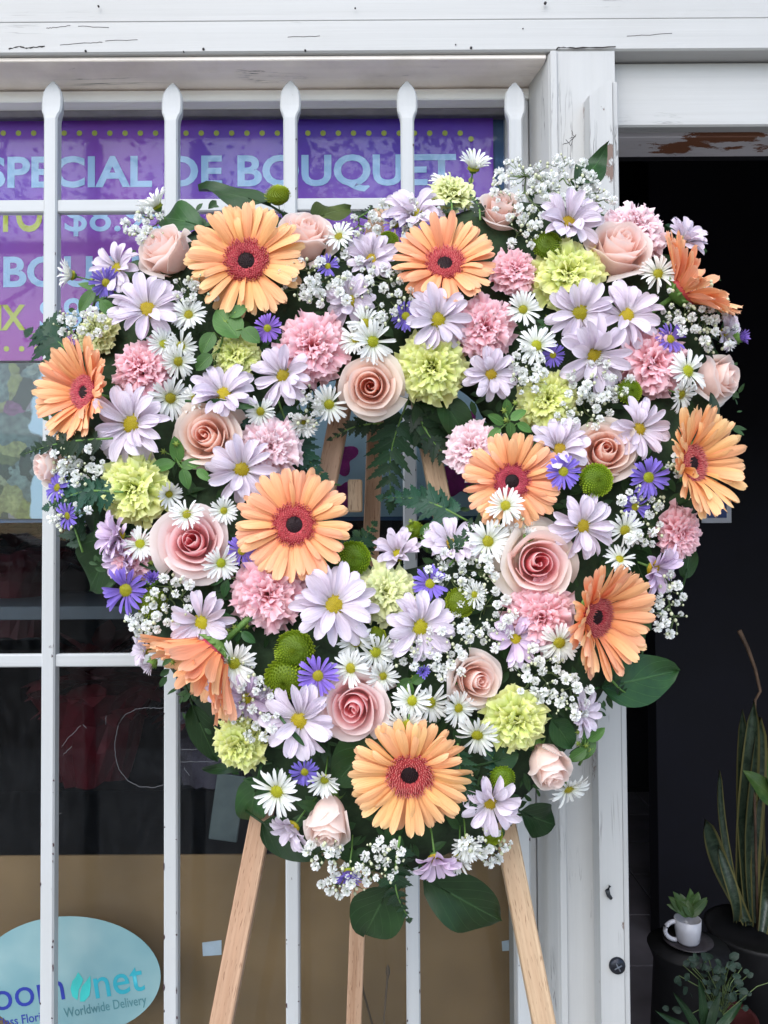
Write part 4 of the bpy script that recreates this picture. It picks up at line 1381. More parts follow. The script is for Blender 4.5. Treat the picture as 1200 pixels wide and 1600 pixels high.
# roses
put('R', 258, 396, 58, 'pale peach rose seen from its side left of the upper left gerbera', (-.55, .55), 0, ('half', 'blush'))
put('R', 478, 372, 60, 'pale peach rose tucked behind the right side of the upper left gerbera', (.25, .65), -4, ('half', 'blush'))
put('R', 580, 604, 54, 'open pink rose at the top of the heart opening', (-.05, -.15), 16, ('open', 'peach'))
put('R', 324, 682, 58, 'open pale peach rose at left between two lavender daisies', (.0, .08), 8, ('open', 'peach'))
put('R', 302, 848, 64, 'large spiral pink rose with pale lips on the left side', (.10, .12), 12, ('open', 'pink'))
put('R', 968, 392, 66, 'pale peach rose in front of the upper right pink carnation', (.15, .55), 4, ('half', 'blush'))
put('R', 944, 706, 62, 'peach rose with tight orange centre on the right behind a green button', (-.12, .12), 8, ('half', 'peach'))
put('R', 838, 880, 68, 'large open rose with cream lips and pink spiral centre right of the opening', (.0, .03), 14, ('open', 'cream'))
put('R', 742, 1062, 54, 'pale peach rose looking right in the lower middle', (.35, .05), 8, ('half', 'blush'))
put('R', 553, 1103, 62, 'pink rose above the dark leaf beside the bottom gerbera', (-.05, -.02), 8, ('open', 'pink'))
put('R', 856, 1196, 56, 'pale blush rose seen from its side at the lower right edge', (.35, -.75), 2, ('bud', 'blush'))
put('R', 512, 1284, 60, 'pale pink rose bud nodding at the lower left of the bottom gerbera', (-.12, -.85), 4, ('bud', 'blush'))
put('R', 80, 730, 44, 'pale rose facing away at the far left edge under the fern tip', (-1.1, -.25), 0, ('bud', 'blush'))
put('R', 1122, 592, 48, 'blush rose facing right at the right edge above the right gerbera', (.9, -.05), 0, ('half', 'blush'))
put('R', 782, 330, 46, 'pale peach rose half hidden behind the top centre gerbera', (.1, .6), -8, ('half', 'blush'))
# carnations
put('C', 222, 576, 52, 'pink carnation above the largest lavender daisy at left', (-.2, .2), 2)
put('C', 488, 543, 60, 'bright pink carnation left of the open rose at the top of the opening', (.0, .05), 4)
put('C', 424, 698, 50, 'pink carnation left of the opening beside a lavender daisy', (.1, .05), 4, 'pale')
put('C', 419, 928, 62, 'large pink carnation below the gerbera left of the opening', (.0, -.05), 10)
put('C', 806, 424, 40, 'small pink carnation between the top gerbera and a lime carnation', (.1, .2), 0)
put('C', 757, 512, 52, 'pink carnation right of the lavender daisy under the top gerbera', (.1, .0), 4)
put('C', 992, 358, 54, 'pale pink carnation at the top of the right lobe behind a rose', (.2, .45), -6, 'pale')
put('C', 1020, 568, 60, 'pink carnation at right below two lavender daisies', (.1, .05), 4)
put('C', 738, 700, 48, 'pale mauve pink carnation on the right rim of the opening', (-.35, .2), 0, 'pale')
put('C', 844, 962, 58, 'pink carnation under the large cream lipped rose', (.05, -.1), 8)
put('C', 1062, 832, 44, 'pink carnation under the right gerbera at the right edge', (.5, -.1), 0)
put('C', 206, 872, 40, 'small pink carnation above a violet aster at the left edge', (-.3, .1), 0)
put('C', 886, 428, 62, 'big lime green carnation at the top of the right lobe', (-.05, .15), 8, 'green')
put('C', 674, 574, 60, 'lime green carnation right of the open rose above the opening', (.0, -.1), 6, 'green')
put('C', 856, 626, 50, 'lime green carnation above the gerbera right of the opening', (-.1, .1), -4, 'green')
put('C', 210, 764, 60, 'large lime green carnation at the left below the largest lavender daisy', (-.15, .05), 10, 'green')
put('C', 602, 926, 50, 'pale lime carnation below the heart opening', (.0, .3), -2, 'cream')
put('C', 805, 1125, 54, 'lime green carnation at the lower right above a blush rose', (.1, -.15), 6, 'green')
put('C', 374, 1164, 46, 'lime green carnation at the lower left below the bent gerbera', (-.3, -.3), 2, 'green')
put('C', 366, 556, 40, 'dull lime carnation under round green leaves at upper left', (-.1, .2), -6, 'green')
put('C', 706, 302, 40, 'pale cream lime carnation on the top edge behind the top gerbera', (.1, .7), -6, 'cream')
put('C', 152, 520, 38, 'pale cream lime carnation among white sprays at the upper left edge', (-.4, .2), -8, 'cream')
# lavender daisies
LAV = [
    (231, 484, 62, None, 6, .12, 'lavender daisy left of the upper left gerbera above white asters'),
    (206, 663, 70, (-.15, .05), 14, .10, 'largest lavender daisy on the left beside the left gerbera'),
    (349, 616, 54, (.02, .30), 8, .18, 'lavender daisy with a thin leaf across it above the left peach rose'),
    (378, 734, 56, (.05, -.05), 14, .12, 'lavender daisy above the gerbera left of the opening'),
    (443, 587, 52, (-.05, -.05), 10, .10, 'lavender daisy left of the bright pink carnation above the opening'),
    (684, 500, 58, (.02, -.02), 14, .12, 'lavender daisy directly under the top centre gerbera'),
    (767, 585, 46, (.05, -.12), 8, .15, 'lavender daisy right of the lime carnation above the opening'),
    (906, 489, 56, (-.12, -.12), 10, .14, 'lavender daisy under the big lime carnation on the right lobe'),
    (979, 494, 58, (.08, .12), 10, .14, 'lavender daisy under the pale peach rose on the right lobe'),
    (927, 556, 62, (-.10, -.30), 14, .16, 'lavender daisy nodding down under two others on the right lobe'),
    (888, 348, 56, (-.05, .40), 8, .35, 'cupped lavender daisy at the top of the right lobe below the curled leaf'),
    (998, 671, 52, (.05, .0), 12, .10, 'lavender daisy left of the right gerbera above a violet aster'),
    (874, 702, 54, (-.08, .40), 8, .30, 'lavender daisy tipped up left of the peach rose with a violet aster on it'),
    (910, 822, 56, (.05, .10), 14, .12, 'lavender daisy right of the gerbera beside the opening'),
    (521, 946, 70, (.02, .12), 20, .12, 'very large pale lavender daisy in the middle below the opening'),
    (656, 979, 60, (-.05, -.10), 14, .12, 'pale lavender daisy below the opening left of white sprays'),
    (315, 972, 54, (.15, .02), 10, .14, 'lavender daisy on the left above the bent gerbera'),
    (468, 1125, 62, (-.10, -.10), 12, .16, 'lavender daisy with a tiny leaf on its petals at lower left'),
    (766, 1254, 52, (.05, -.25), 8, .20, 'lavender daisy at the right of the bottom gerbera'),
    (680, 1342, 44, (.10, -.95), -2, (.40, 'lav_pink'), 'mauve daisy facing down under the bottom gerbera'),
    (186, 836, 44, (-.9, .30), 0, (.45, 'lav_pink'), 'mauve daisy turned away at the left edge below the lime carnation'),
    (196, 874, 40, (-1.0, -.1), -4, (.5, 'lav_pink'), 'lower of two mauve daisies seen from the side at the left edge'),
    (1022, 888, 50, (.85, -.2), 0, (.35, 'lav_pink'), 'mauve daisy facing right below the carnation at the right edge'),
    (622, 866, 46, (-.1, .9), -6, .60, 'half closed lavender daisy at the bottom of the heart opening'),
    (706, 852, 52, (.05, .60), 0, .35, 'lavender daisy tipped up at the lower right of the opening'),
    (903, 1112, 44, (.9, -.1), -4, .40, 'lavender daisy facing right under the big glossy leaf'),
    (386, 1090, 44, (-.2, -.1), -2, (.2, 'lav_pink'), 'mauve daisy behind white sprays right of the bent gerbera'),
    (648, 335, 54, (-.1, .55), -4, .30, 'lavender daisy half hidden behind the top centre gerbera'),
    (184, 420, 48, (-.3, .2), 0, .2, 'lavender daisy with greenish centre at the upper left edge'),
    (1068, 376, 40, (.45, .85), -4, .55, 'cupped lavender daisy against the dark doorway at the top right'),
    (228, 1015, 30, (-1.1, .1), 0, .5, 'small lavender daisy left of the bent gerbera at the edge'),
    (458, 1292, 40, (-.7, -.3), -4, .4, 'lavender daisy behind the nodding pale pink rose bud'),
    (580, 405, 46, (.05, .3), 0, .25, 'lavender daisy behind white sprays between the two top gerberas'),
    (549, 470, 44, (-.1, .1), -2, .15, 'lavender daisy half covered by white sprays above white asters'),
    (805, 998, 46, (.1, -.1), -2, (.15, 'lav_pink'), 'mauve daisy peeping from behind the carnation under the cream lipped rose'),
    (1132, 520, 32, (.8, -.2), -4, .3, 'small lavender daisy at the far right edge beside white sprays'),
    (356, 1072, 36, (-.1, .0), -22, (.3, 'lav_pink'), 'mauve daisy wedged beside the petals of the bent gerbera'),
]
rj = random.Random(21)
for px, py, r, f, dz, var, lab in LAV:
    f = (f or facing(px, py, None).xz[:])
    f = (f[0] + rj.gauss(0, .14), f[1] + rj.gauss(0, .14))
    put('L', px, py, r, lab, f, dz, var)
# small white asters
WA = [
    (530, 370, 28, (.0, .0), 6, None, 'white aster at the top between a round olive leaf and the gerbera'),
    (245, 322, 32, (-.5, .9), 0, 'side', 'white aster looking up at the top of the left lobe'),
    (295, 492, 30, None, 0, None, 'white aster right of the lavender daisy on the upper left'),
    (256, 538, 28, None, 4, None, 'left of the white asters clustered above the left pink carnation'),
    (283, 541, 28, None, 0, None, 'upper white aster in the cluster above the left pink carnation'),
    (279, 565, 30, (.0, -.1), 8, None, 'lowest white aster in the cluster beside the left pink carnation'),
    (266, 622, 36, (.0, .05), 8, None, 'white double aster right of the largest lavender daisy'),
    (303, 624, 28, (.2, .0), 0, None, 'white aster behind the double aster above the left peach rose'),
    (582, 534, 38, (.05, -.05), 10, None, 'largest white aster above the open rose at the opening'),
    (571, 505, 30, (.0, .2), 4, None, 'upper white aster in the cluster above the open rose'),
    (556, 530, 28, (-.2, .0), 0, None, 'left white aster in the cluster above the open rose'),
    (514, 632, 32, (.0, -.15), 6, None, 'white aster on the easel wood left of the open rose'),
    (473, 660, 28, (-.1, -.9), 0, 'side', 'white aster seen from the side above the opening on the left'),
    (407, 643, 26, None, 0, None, 'white aster between a lavender daisy and a pink carnation on the left'),
    (817, 484, 30, (-.05, .05), 4, None, 'white aster below the small pink carnation on the right lobe'),
    (838, 540, 34, (.0, -.05), 4, None, 'white aster left of the nodding lavender daisy on the right lobe'),
    (1028, 428, 32, (.05, .1), 8, None, 'white aster below the pale rose at upper right'),
    (1074, 580, 38, (.2, .05), 6, None, 'white aster right of the right pink carnation'),
    (1064, 616, 30, (.2, -.2), 0, None, 'white aster just above the petals of the right gerbera'),
    (976, 828, 32, (.1, .05), 6, None, 'white aster right of a lavender daisy near the right gerbera'),
    (968, 874, 26, (.1, .1), 0, None, 'white aster just above the gerbera at lower right'),
    (790, 790, 32, (.0, .25), 30, None, 'white aster lying on the gerbera right of the opening'),
    (762, 846, 38, (-.05, .10), 8, None, 'spidery white aster below the gerbera right of the opening'),
    (556, 1003, 32, (-.05, .1), 8, None, 'topmost of the white asters under the very large lavender daisy'),
    (587, 1019, 34, (.1, .0), 12, None, 'right white aster under the very large lavender daisy'),
    (548, 1044, 32, (-.1, -.05), 12, None, 'lowest white aster beside the violet aster above the pink rose'),
    (598, 1056, 28, (.1, -.1), 2, None, 'white aster at the right rim of the lower pink rose'),
    (644, 1095, 32, (.0, .0), 14, None, 'white aster above the one overlapping the bottom gerbera'),
    (672, 1098, 34, (.2, -.1), 2, None, 'white aster behind another just above the bottom gerbera'),
    (635, 1133, 36, (-.05, .05), 30, None, 'white aster overlapping the top petals of the bottom gerbera'),
    (716, 1106, 30, (.1, -.1), 4, None, 'white aster under the pale peach rose in the lower middle'),
    (746, 1148, 36, (.1, -.05), 12, None, 'white aster right of the bottom gerbera above a lavender daisy'),
    (433, 1236, 42, (-.15, -.05), 8, None, 'large white aster at the lower left above the rose bud'),
    (507, 1218, 30, (.4, -.6), 6, 'side', 'white aster turned down above the nodding rose bud'),
    (366, 1036, 40, (-.05, .05), 8, None, 'white aster right of the bent gerbera below a lavender daisy'),
    (292, 804, 28, (.0, .25), 20, None, 'white aster on the top lip of the spiral pink rose'),
    (345, 880, 30, (.15, .0), 22, None, 'white aster on the lower right lip of the spiral pink rose'),
    (219, 850, 30, (-.1, .1), 2, None, 'white aster above the small carnation at the left edge'),
    (350, 798, 24, (.1, .15), 8, None, 'white aster between the spiral rose and the gerbera'),
    (740, 262, 34, (.35, .95), 0, 'side', 'white aster standing above the top edge of the wreath'),
    (112, 430, 28, (-.95, .1), 0, 'side', 'white aster turned left at the upper left edge'),
    (874, 1004, 36, (-.1, -.3), 2, None, 'white aster between the carnation and the gerbera at lower right'),
    (728, 1316, 32, (.2, -.6), 0, 'side', 'dull white aster at the lower right of the bottom gerbera'),
    (716, 1340, 28, (-.1, -.8), 0, 'side', 'white aster facing down at the bottom beside the mauve daisy'),
    (888, 1232, 36, (.5, -.5), -8, None, 'white aster behind the blush rose at the lower right edge'),
    (264, 772, 26, (.5, .0), 4, 'side', 'white aster at the right rim of the left lime carnation'),
    (741, 929, 22, (.0, .1), 6, None, 'tiny white aster among white sprays beside a green button'),
    (696, 285, 28, (-.2, .8), -4, None, 'white aster behind the cream lime carnation on the top edge'),
]
for px, py, r, f, dz, var, lab in WA:
    f = (f or facing(px, py, None).xz[:])
    f = (f[0] + rj.gauss(0, .2), f[1] + rj.gauss(0, .2))
    put('W', px, py, r, lab, f, dz, var)
# violet asters
PA = [
    (512, 416, 20, (.0, .05), 8, None, 'violet aster right of the upper left gerbera'),
    (418, 513, 24, (.0, -.05), 8, None, 'violet aster under the upper left gerbera'),
    (166, 442, 26, (.2, -.2), 6, None, 'violet aster at the upper left edge below a greenish daisy'),
    (1047, 530, 27, (.15, .1), 8, None, 'violet aster right of two lavender daisies on the right lobe'),
    (880, 737, 30, (.0, .1), 26, None, 'violet aster left of the green button on the peach rose'),
    (1013, 746, 34, (.1, .0), 14, None, 'violet aster left of the right gerbera below a lavender daisy'),
    (197, 922, 40, (-.1, .0), 10, None, 'large violet aster at the left edge under the small carnation'),
    (378, 861, 26, (.0, .1), 8, None, 'violet aster between the spiral rose and the gerbera'),
    (497, 1056, 34, (-.05, .1), 14, None, 'violet aster above the lower pink rose beside green buttons'),
    (672, 912, 30, (-.1, .2), 6, None, 'violet aster at the lower right of the opening beside white sprays'),
    (90, 762, 26, (-.6, .2), 4, None, 'violet aster at the far left edge under the pale rose'),
    (106, 806, 24, (-.6, -.2), 4, None, 'violet aster at the far left edge above the dark leaf'),
    (545, 1362, 28, (-.1, -.9), 2, 'side', 'violet aster facing down at the very bottom of the wreath'),
    (634, 494, 26, (-.2, .1), -4, None, 'violet aster behind the lavender daisy under the top gerbera'),
    (476, 1206, 24, (.0, -.2), 0, None, 'violet aster between a white aster and the dark leaf at lower left'),
    (992, 792, 24, (.1, -.1), -2, None, 'violet aster behind white sprays left of the right gerbera'),
    (864, 555, 20, (-.1, -.1), -6, None, 'violet aster deep between white asters on the right lobe'),
    (618, 352, 22, (-.1, .3), -6, None, 'violet aster deep behind the left petals of the top gerbera'),
]
for px, py, r, f, dz, var, lab in PA:
    put('P', px, py, r, lab, f, dz, var)
for px, py, r, f, dz, lab, mt in (
    (1155, 528, 13, (.8, .1), 6, 'violet aster bud at the far right edge above the blush rose', 'purple'),
    (238, 906, 13, (.2, .5), 10, 'violet aster bud right of the large violet aster at left', 'purple'),
    (661, 1049, 12, (.1, .1), 12, 'violet aster bud among white sprays below the pale lavender daisy', 'purple'),
    (236, 1038, 13, (-.6, -.5), 10, 'pale violet bud on the bent gerbera at lower left', 'lav'),
    (826, 838, 12, (.2, .8), 8, 'white aster bud above the large cream lipped rose', 'white_p'),
    (417, 1082, 13, (-.1, .2), 2, 'pale violet bud beside the lower left lavender daisy', 'lav'),
    (668, 838, 11, (.3, .8), 0, 'white bud in the lower part of the heart opening', 'white_p'),
):
    put('U', px, py, r, lab, f, dz, mt)
for px, py, r, f, dz, lab in (
    (434, 306, 20, (.0, .75), 0, 'green button on the top edge behind the upper left gerbera'),
    (855, 384, 22, (-.1, .2), 10, 'green button left of the big lime carnation'),
    (931, 750, 25, (.0, .05), 30, 'green button in front of the peach rose on the right'),
    (719, 941, 23, (.0, .0), 8, 'green button among white sprays left of the cream lipped rose'),
    (460, 1016, 30, (.0, .1), 8, 'upper of two green buttons left of the violet aster at lower middle'),
    (446, 1060, 32, (-.1, -.2), 4, 'lower of two green buttons left of the violet aster at lower middle'),
    (983, 612, 19, (.1, .05), 12, 'green button above the lavender daisy on the right'),
    (552, 872, 26, (.1, .1), -4, 'green button behind the gerbera left of the opening'),
    (606, 378, 17, (-.1, .3), 0, 'green button beside the left petals of the top gerbera'),
    (238, 942, 24, (-.1, -.1), 2, 'dark green button right of the large violet aster at left'),
    (648, 828, 14, (.0, .5), 0, 'tiny green button in the lower part of the heart opening'),
    (784, 1216, 20, (.1, -.2), 0, 'green button above the lavender daisy at the bottom right'),
    (588, 995, 15, (.1, .1), 4, 'small green button above the right white aster in the lower middle'),
    (770, 1306, 15, (.2, -.4), 2, 'small green button under the lavender daisy at the bottom right'),
):
    put('B', px, py, r, lab, f, dz)

# ------------------------------------------------------------------ white gypsophila sprays
def blossom_mesh(seed):
    rr = random.Random(seed)
    mb = MB()
    n = 15
    for k in range(n):
        z = 1 - 1.7 * (k + .5) / n
        rr_ = math.sqrt(max(0, 1 - z * z)); a = k * 2.39996
        d = Vector((rr_ * math.cos(a), rr_ * math.sin(a), z))
        m_ = TR(*(d * .25)) @ Vector((1, 0, 0)).rotation_difference(d).to_matrix().to_4x4() @ RX(rr.uniform(0, 6))
        tz = rr.uniform(-.2, .2)
        b = len(mb.v)
        for (x, y, z2, vv) in ((0, -.16, 0, 0), (0, .16, 0, 0), (.48, .44, .16, .6), (.48, -.44, .16, .6), (.80, .26, .0 + tz, 1), (.80, -.26, .0 + tz, 1), (.62, 0, -.10 + tz, .8)):
            mb.v.append((m_ @ Vector((x, y, z2)))[:]); mb.uv.append((.5 + y, vv))
        mb.f += [(b, b + 1, b + 2, b + 6, b + 3), (b + 2, b + 4, b + 6), (b + 3, b + 6, b + 5), (b + 4, b + 5, b + 6)]
    return mb.mesh('blossom', False)


gyp_me = [blossom_mesh(s) for s in range(4)]
mb = MB(); mb.lathe([(0.01, -1), (.6, -.7), (.9, 0), (.6, .7), (0.01, 1)], 7)
SPH = mb


def spray(px, py, rx, ry, n, label, dz=0, f=None, lift=26, br=8.5, nbud=None):
    """branching spray: root deep in the wreath, blossoms spread over an ellipse of rx x ry pixels"""
    rr = random.Random(int(px * 7 + py))
    p0 = surf(px, py, dz - 45)
    o = empty('gypsophila_spray', label, 'gypsophila', 'white gypsophila sprays in the heart wreath', Matrix.Translation(p0))
    st, bd = MB(), MB()
    nb = nbud if nbud is not None else n
    pts = []
    tries = 0
    while len(pts) < n + nb and tries < 4000:
        tries += 1
        a, q = rr.uniform(0, 2 * PI), math.sqrt(rr.random())
        x, y = px + rx * q * math.cos(a), py + ry * q * math.sin(a)
        big = len(pts) < n
        if big and any(math.hypot(x - a_, y - b_) < br * 1.55 for a_, b_, _ in pts if _): continue
        pts.append((x, y, big))
    hubs = [(px + rx * .45 * math.cos(k * 2.4), py + ry * .45 * math.sin(k * 2.4)) for k in range(4)]
    hub3 = [surf(hx, hy, dz - 10) - p0 for hx, hy in hubs]
    for h3 in hub3:
        st.tube([(0, 0, 0), (h3 * .5 + Vector((0, .004, 0)))[:], h3[:]], [.0010, .0008, .0006], 4, False)
    for (x, y, big) in pts:
        P3 = surf(x, y, dz + (rr.uniform(4, lift) if big else rr.uniform(0, lift + 6))) - p0
        hk = min(range(4), key=lambda k: math.hypot(hubs[k][0] - x, hubs[k][1] - y))
        h3 = hub3[hk]
        st.tube([h3[:], ((h3 + P3) * .5 + Vector((rr.uniform(-.002, .002), rr.uniform(0, .004), -.001)))[:], P3[:]], [.0006, .00045, .00035], 3, False)
        u = (p0.y + P3.y) / FPX
        if big:
            s_ = br * u * rr.choice((.55, .75, .9, 1.0, 1.1, 1.2))
            n_ = (facing(x, y, f) + Vector((rr.uniform(-.7, .7), rr.uniform(-.3, .3), rr.uniform(-.7, .7)))).normalized()
            obj('blossom', gyp_me[rr.randrange(4)], o, MAT['gyp'], Matrix.Translation(P3) @ Vector((0, 0, 1)).rotation_difference(n_).to_matrix().to_4x4() @ RZ(rr.uniform(0, 6)) @ Matrix.Scale(s_, 4))
        else:
            s_ = rr.uniform(1.5, 3.6) * u
            b = len(bd.v)
            bd.v += [(P3 + Vector(v) * s_)[:] for v in SPH.v]; bd.uv += SPH.uv; bd.f += [tuple(i + b for i in f_) for f_ in SPH.f]
    obj('stems', st.mesh('stems'), o, MAT['gypstem'], None, True)
    if bd.v: obj('buds', bd.mesh('buds'), o, MAT['gypbud'], None, True)


GY = [
    (228, 352, 30, 24, 12, 'white gypsophila spray on the top edge of the left lobe'),
    (482, 440, 42, 34, 16, 'white gypsophila spray overlapping the right petals of the upper left gerbera'),
    (548, 425, 34, 40, 15, 'white gypsophila spray over a lavender daisy between the top gerberas'),
    (606, 462, 36, 44, 18, 'white gypsophila spray left of the lavender daisy under the top gerbera'),
    (625, 335, 36, 26, 12, 'white gypsophila spray on the top edge left of the top gerbera'),
    (560, 352, 30, 18, 6, 'white gypsophila spray in the notch at the top of the heart'),
    (820, 300, 50, 48, 26, 'tall airy gypsophila spray at the top left of the right lobe'),
    (880, 278, 46, 34, 20, 'tall airy gypsophila spray behind the curled leaf at the top right'),
    (930, 312, 26, 20, 9, 'white gypsophila spray between the curled leaf and the pale rose'),
    (818, 355, 26, 30, 9, 'greenish gypsophila spray left of a green button at the top'),
    (122, 726, 40, 28, 20, 'white gypsophila spray right of the fern tip at the left edge'),
    (126, 505, 38, 24, 13, 'white gypsophila spray above the left gerbera'),
    (308, 452, 34, 22, 10, 'white gypsophila spray left of the upper left gerbera'),
    (1086, 478, 46, 40, 24, 'white gypsophila spray below the edge on gerbera at right'),
    (1120, 520, 30, 34, 11, 'white gypsophila spray at the right edge by the doorway'),
    (940, 590, 42, 34, 22, 'white gypsophila spray below the nodding lavender daisy'),
    (912, 640, 38, 28, 15, 'white gypsophila spray right of the lime carnation above the opening'),
    (826, 580, 28, 36, 14, 'white gypsophila spray left of the nodding lavender daisy'),
    (722, 892, 48, 36, 24, 'white gypsophila spray between the opening and the cream lipped rose'),
    (756, 970, 44, 44, 22, 'white gypsophila spray below a green button in the lower right middle'),
    (690, 1012, 34, 30, 14, 'white gypsophila spray under the pale lavender daisy in the middle'),
    (633, 1020, 30, 24, 12, 'white gypsophila spray right of the white asters in the lower middle'),
    (265, 935, 32, 36, 18, 'white gypsophila spray left of a lavender daisy on the left side'),
    (222, 970, 26, 22, 9, 'white gypsophila spray under the large violet aster'),
    (362, 1050, 36, 26, 11, 'white gypsophila spray over a white aster at the lower left'),
    (396, 1110, 34, 44, 16, 'white gypsophila spray left of the lower left lavender daisy'),
    (540, 1372, 36, 26, 14, 'white gypsophila spray on the very bottom left under the rose bud'),
    (598, 1345, 30, 32, 14, 'white gypsophila spray hanging under the bottom gerbera'),
    (760, 1322, 34, 24, 12, 'white gypsophila spray at the bottom right under a lavender daisy'),
    (842, 1052, 38, 36, 17, 'white gypsophila spray above the lime carnation at lower right'),
    (892, 1088, 34, 30, 12, 'white gypsophila spray left of the big glossy leaf'),
    (1006, 806, 36, 42, 19, 'white gypsophila spray left of the carnation at the right edge'),
    (1046, 945, 26, 44, 14, 'white gypsophila spray at the right edge below a mauve daisy'),
    (480, 640, 24, 34, 11, 'white gypsophila spray left of the open rose above the opening'),
    (798, 815, 26, 14, 4, 'white gypsophila spray at the lower petals of the gerbera by the opening'),
    (1056, 728, 14, 12, 4, 'white gypsophila sprig on the petals of the right gerbera'),
    (505, 1330, 26, 22, 9, 'white gypsophila spray under the nodding rose bud'),
    (700, 1050, 26, 16, 6, 'white gypsophila sprig on the pale peach rose in the lower middle'),
    (108, 800, 30, 30, 5, 'thin gypsophila spray sticking out at the left edge'),
]
for px, py, rx, ry, n, lab in GY:
    spray(px, py, rx * 1.14, ry * 1.14, n, lab, 10, None, 30, 7.6, int(n * 1.6) if n > 5 else 14)

# ------------------------------------------------------------------ leaves
def oriented(p0, p1, look):
    y = (p1 - p0).normalized()
    z = (look - y * look.dot(y)).normalized()
    x = y.cross(z)
    m_ = Matrix((x, y, z)).transposed().to_4x4(); m_.translation = p0
    return m_


def blade(mb, L, W, fold=.25, bend=.15, wav=.03, seed=0, tipk=1.0, nu=8, nv=12, curl=0, serr=0.0):
    rr = random.Random(seed); ph = rr.uniform(0, 6)

    def fn(u, v):
        wd = math.sin(PI * min(1, v ** .88)) ** .66 * (1 - .12 * v * tipk)
        if v == 1: wd = 0.01
        x = u * W * .5 * wd * (1 + serr * math.sin(v * 90))
        z = fold * abs(x) - bend * L * v * v + wav * L * math.sin(6 * v + ph) * abs(u) + wav * .6 * L * math.sin(9 * v + ph * 2) * u
        y = v * L
        if curl and v > .7:
            k = (v - .7) / .3
            z += curl * L * k * k; y -= abs(curl) * .35 * L * k * k
        return (x, y, z)
    mb.sheet(nu, nv, fn)


def leaf(bx, by, tx, ty, W, label, mat='leaf_dark', dz=-6, dzt=None, look=(0, -1, .2), bend=.16, fold=.24, curl=0, wav=.055):
    p0 = surf(bx, by, dz); p1 = surf(tx, ty, dz if dzt is None else dzt)
    L = (p1 - p0).length
    mb = MB()
    blade(mb, L, W * p0.y / FPX, fold, bend, wav, int(bx + by), curl=curl)
    mb.tube([(0, -.02, -.004), (0, 0, 0), (0, L * .3, .0006 - bend * L * .09)], [.0013, .0012, .0006], 5)
    o = obj('leaf', mb.mesh('leaf'), None, MAT[mat])
    o.matrix_world = oriented(p0, p1, Vector(look))
    return tag(o, label, 'leaf', 'loose leaves in the heart wreath')


leaf(424, 322, 306, 276, 54, 'dark pointed leaf on the top edge above the upper left gerbera', 'leaf_dark', -18, -10, look=(-.2, -.7, .7))
leaf(312, 352, 240, 330, 58, 'rounded dark leaf at the top left between an aster and the gerbera', 'leaf_mid', -12)
leaf(486, 345, 552, 312, 48, 'rounded olive leaf on the top edge right of the upper left gerbera', 'leaf_olive', -14)
leaf(900, 296, 948, 232, 52, 'green leaf with a curled tip standing at the top right', 'leaf_mid', 14, curl=.25)
leaf(196, 828, 122, 930, 92, 'big dark rounded leaf at the left edge beside the window bar', 'leaf_dark', -30, -20)
leaf(934, 1075, 1062, 1048, 88, 'big glossy green leaf sticking out at the lower right', 'leaf_mid', -24, -18, bend=.05)
leaf(608, 1385, 566, 1474, 92, 'broad dark leaf hanging at the very bottom of the wreath', 'leaf_dark', -20, -14)
leaf(664, 1372, 796, 1452, 88, 'long dark leaf hanging at the bottom right of the wreath', 'leaf_dark', -24, -14)
leaf(812, 1268, 880, 1296, 62, 'dark leaf at the lower right in front of the right easel leg', 'leaf_dark', -14)
leaf(404, 1212, 384, 1296, 60, 'dark leaf at the lower left above the left easel leg', 'leaf_mid', -20)
leaf(410, 1285, 500, 1342, 62, 'very dark leaf under the nodding rose bud', 'leaf_dark', -26)
leaf(596, 1145, 520, 1230, 84, 'broad dark leaf between the lower pink rose and the bottom gerbera', 'leaf_dark', 2)
leaf(1036, 356, 1110, 384, 24, 'narrow green leaf behind the cupped daisy at the top right', 'leaf_mid', -16, look=(.2, -.6, .8))
leaf(862, 1122, 898, 1172, 44, 'dull green leaf at the lower right between a lime carnation and rose', 'leaf_mid', -4)
leaf(300, 1100, 338, 1196, 48, 'dark leaf behind the bent gerbera at the lower left', 'leaf_dark', -30)
leaf(650, 625, 705, 705, 60, 'dark leaf hanging into the top of the heart opening', 'leaf_dark', -10)
leaf(690, 620, 735, 690, 54, 'dark leaf beside the lavender daisy above the opening', 'leaf_dark', -14)
leaf(395, 1196, 300, 1206, 18, 'thin dark leaf pointing left at the lower left edge', 'leaf_dark', -14)
leaf(985, 858, 1022, 936, 56, 'rounded dark leaf behind the gerbera at lower right', 'leaf_dark', -12)
leaf(520, 905, 560, 845, 54, 'dark leaf behind the right petals of the gerbera at the opening', 'leaf_dark', -16)
leaf(322, 628, 398, 637, 14, 'thin green leaf lying across a lavender daisy', 'leaf_mid', 34, bend=.02)
leaf(452, 1138, 476, 1166, 9, 'tiny green leaf lying on the petals of the lower left daisy', 'leaf_mid', 34, bend=.02)
leaf(770, 1190, 812, 1178, 40, 'dark leaf above the lavender daisy at the bottom right', 'leaf_dark', -2)
leaf(335, 930, 380, 905, 40, 'dark leaf beneath the spiral pink rose', 'leaf_dark', -6)
leaf(1070, 905, 1082, 850, 30, 'dark leaf at the right edge below the pink carnation', 'leaf_mid', -20)
leaf(1120, 650, 1112, 612, 16, 'small pointed leaf above the right gerbera', 'fern_dk', 26)


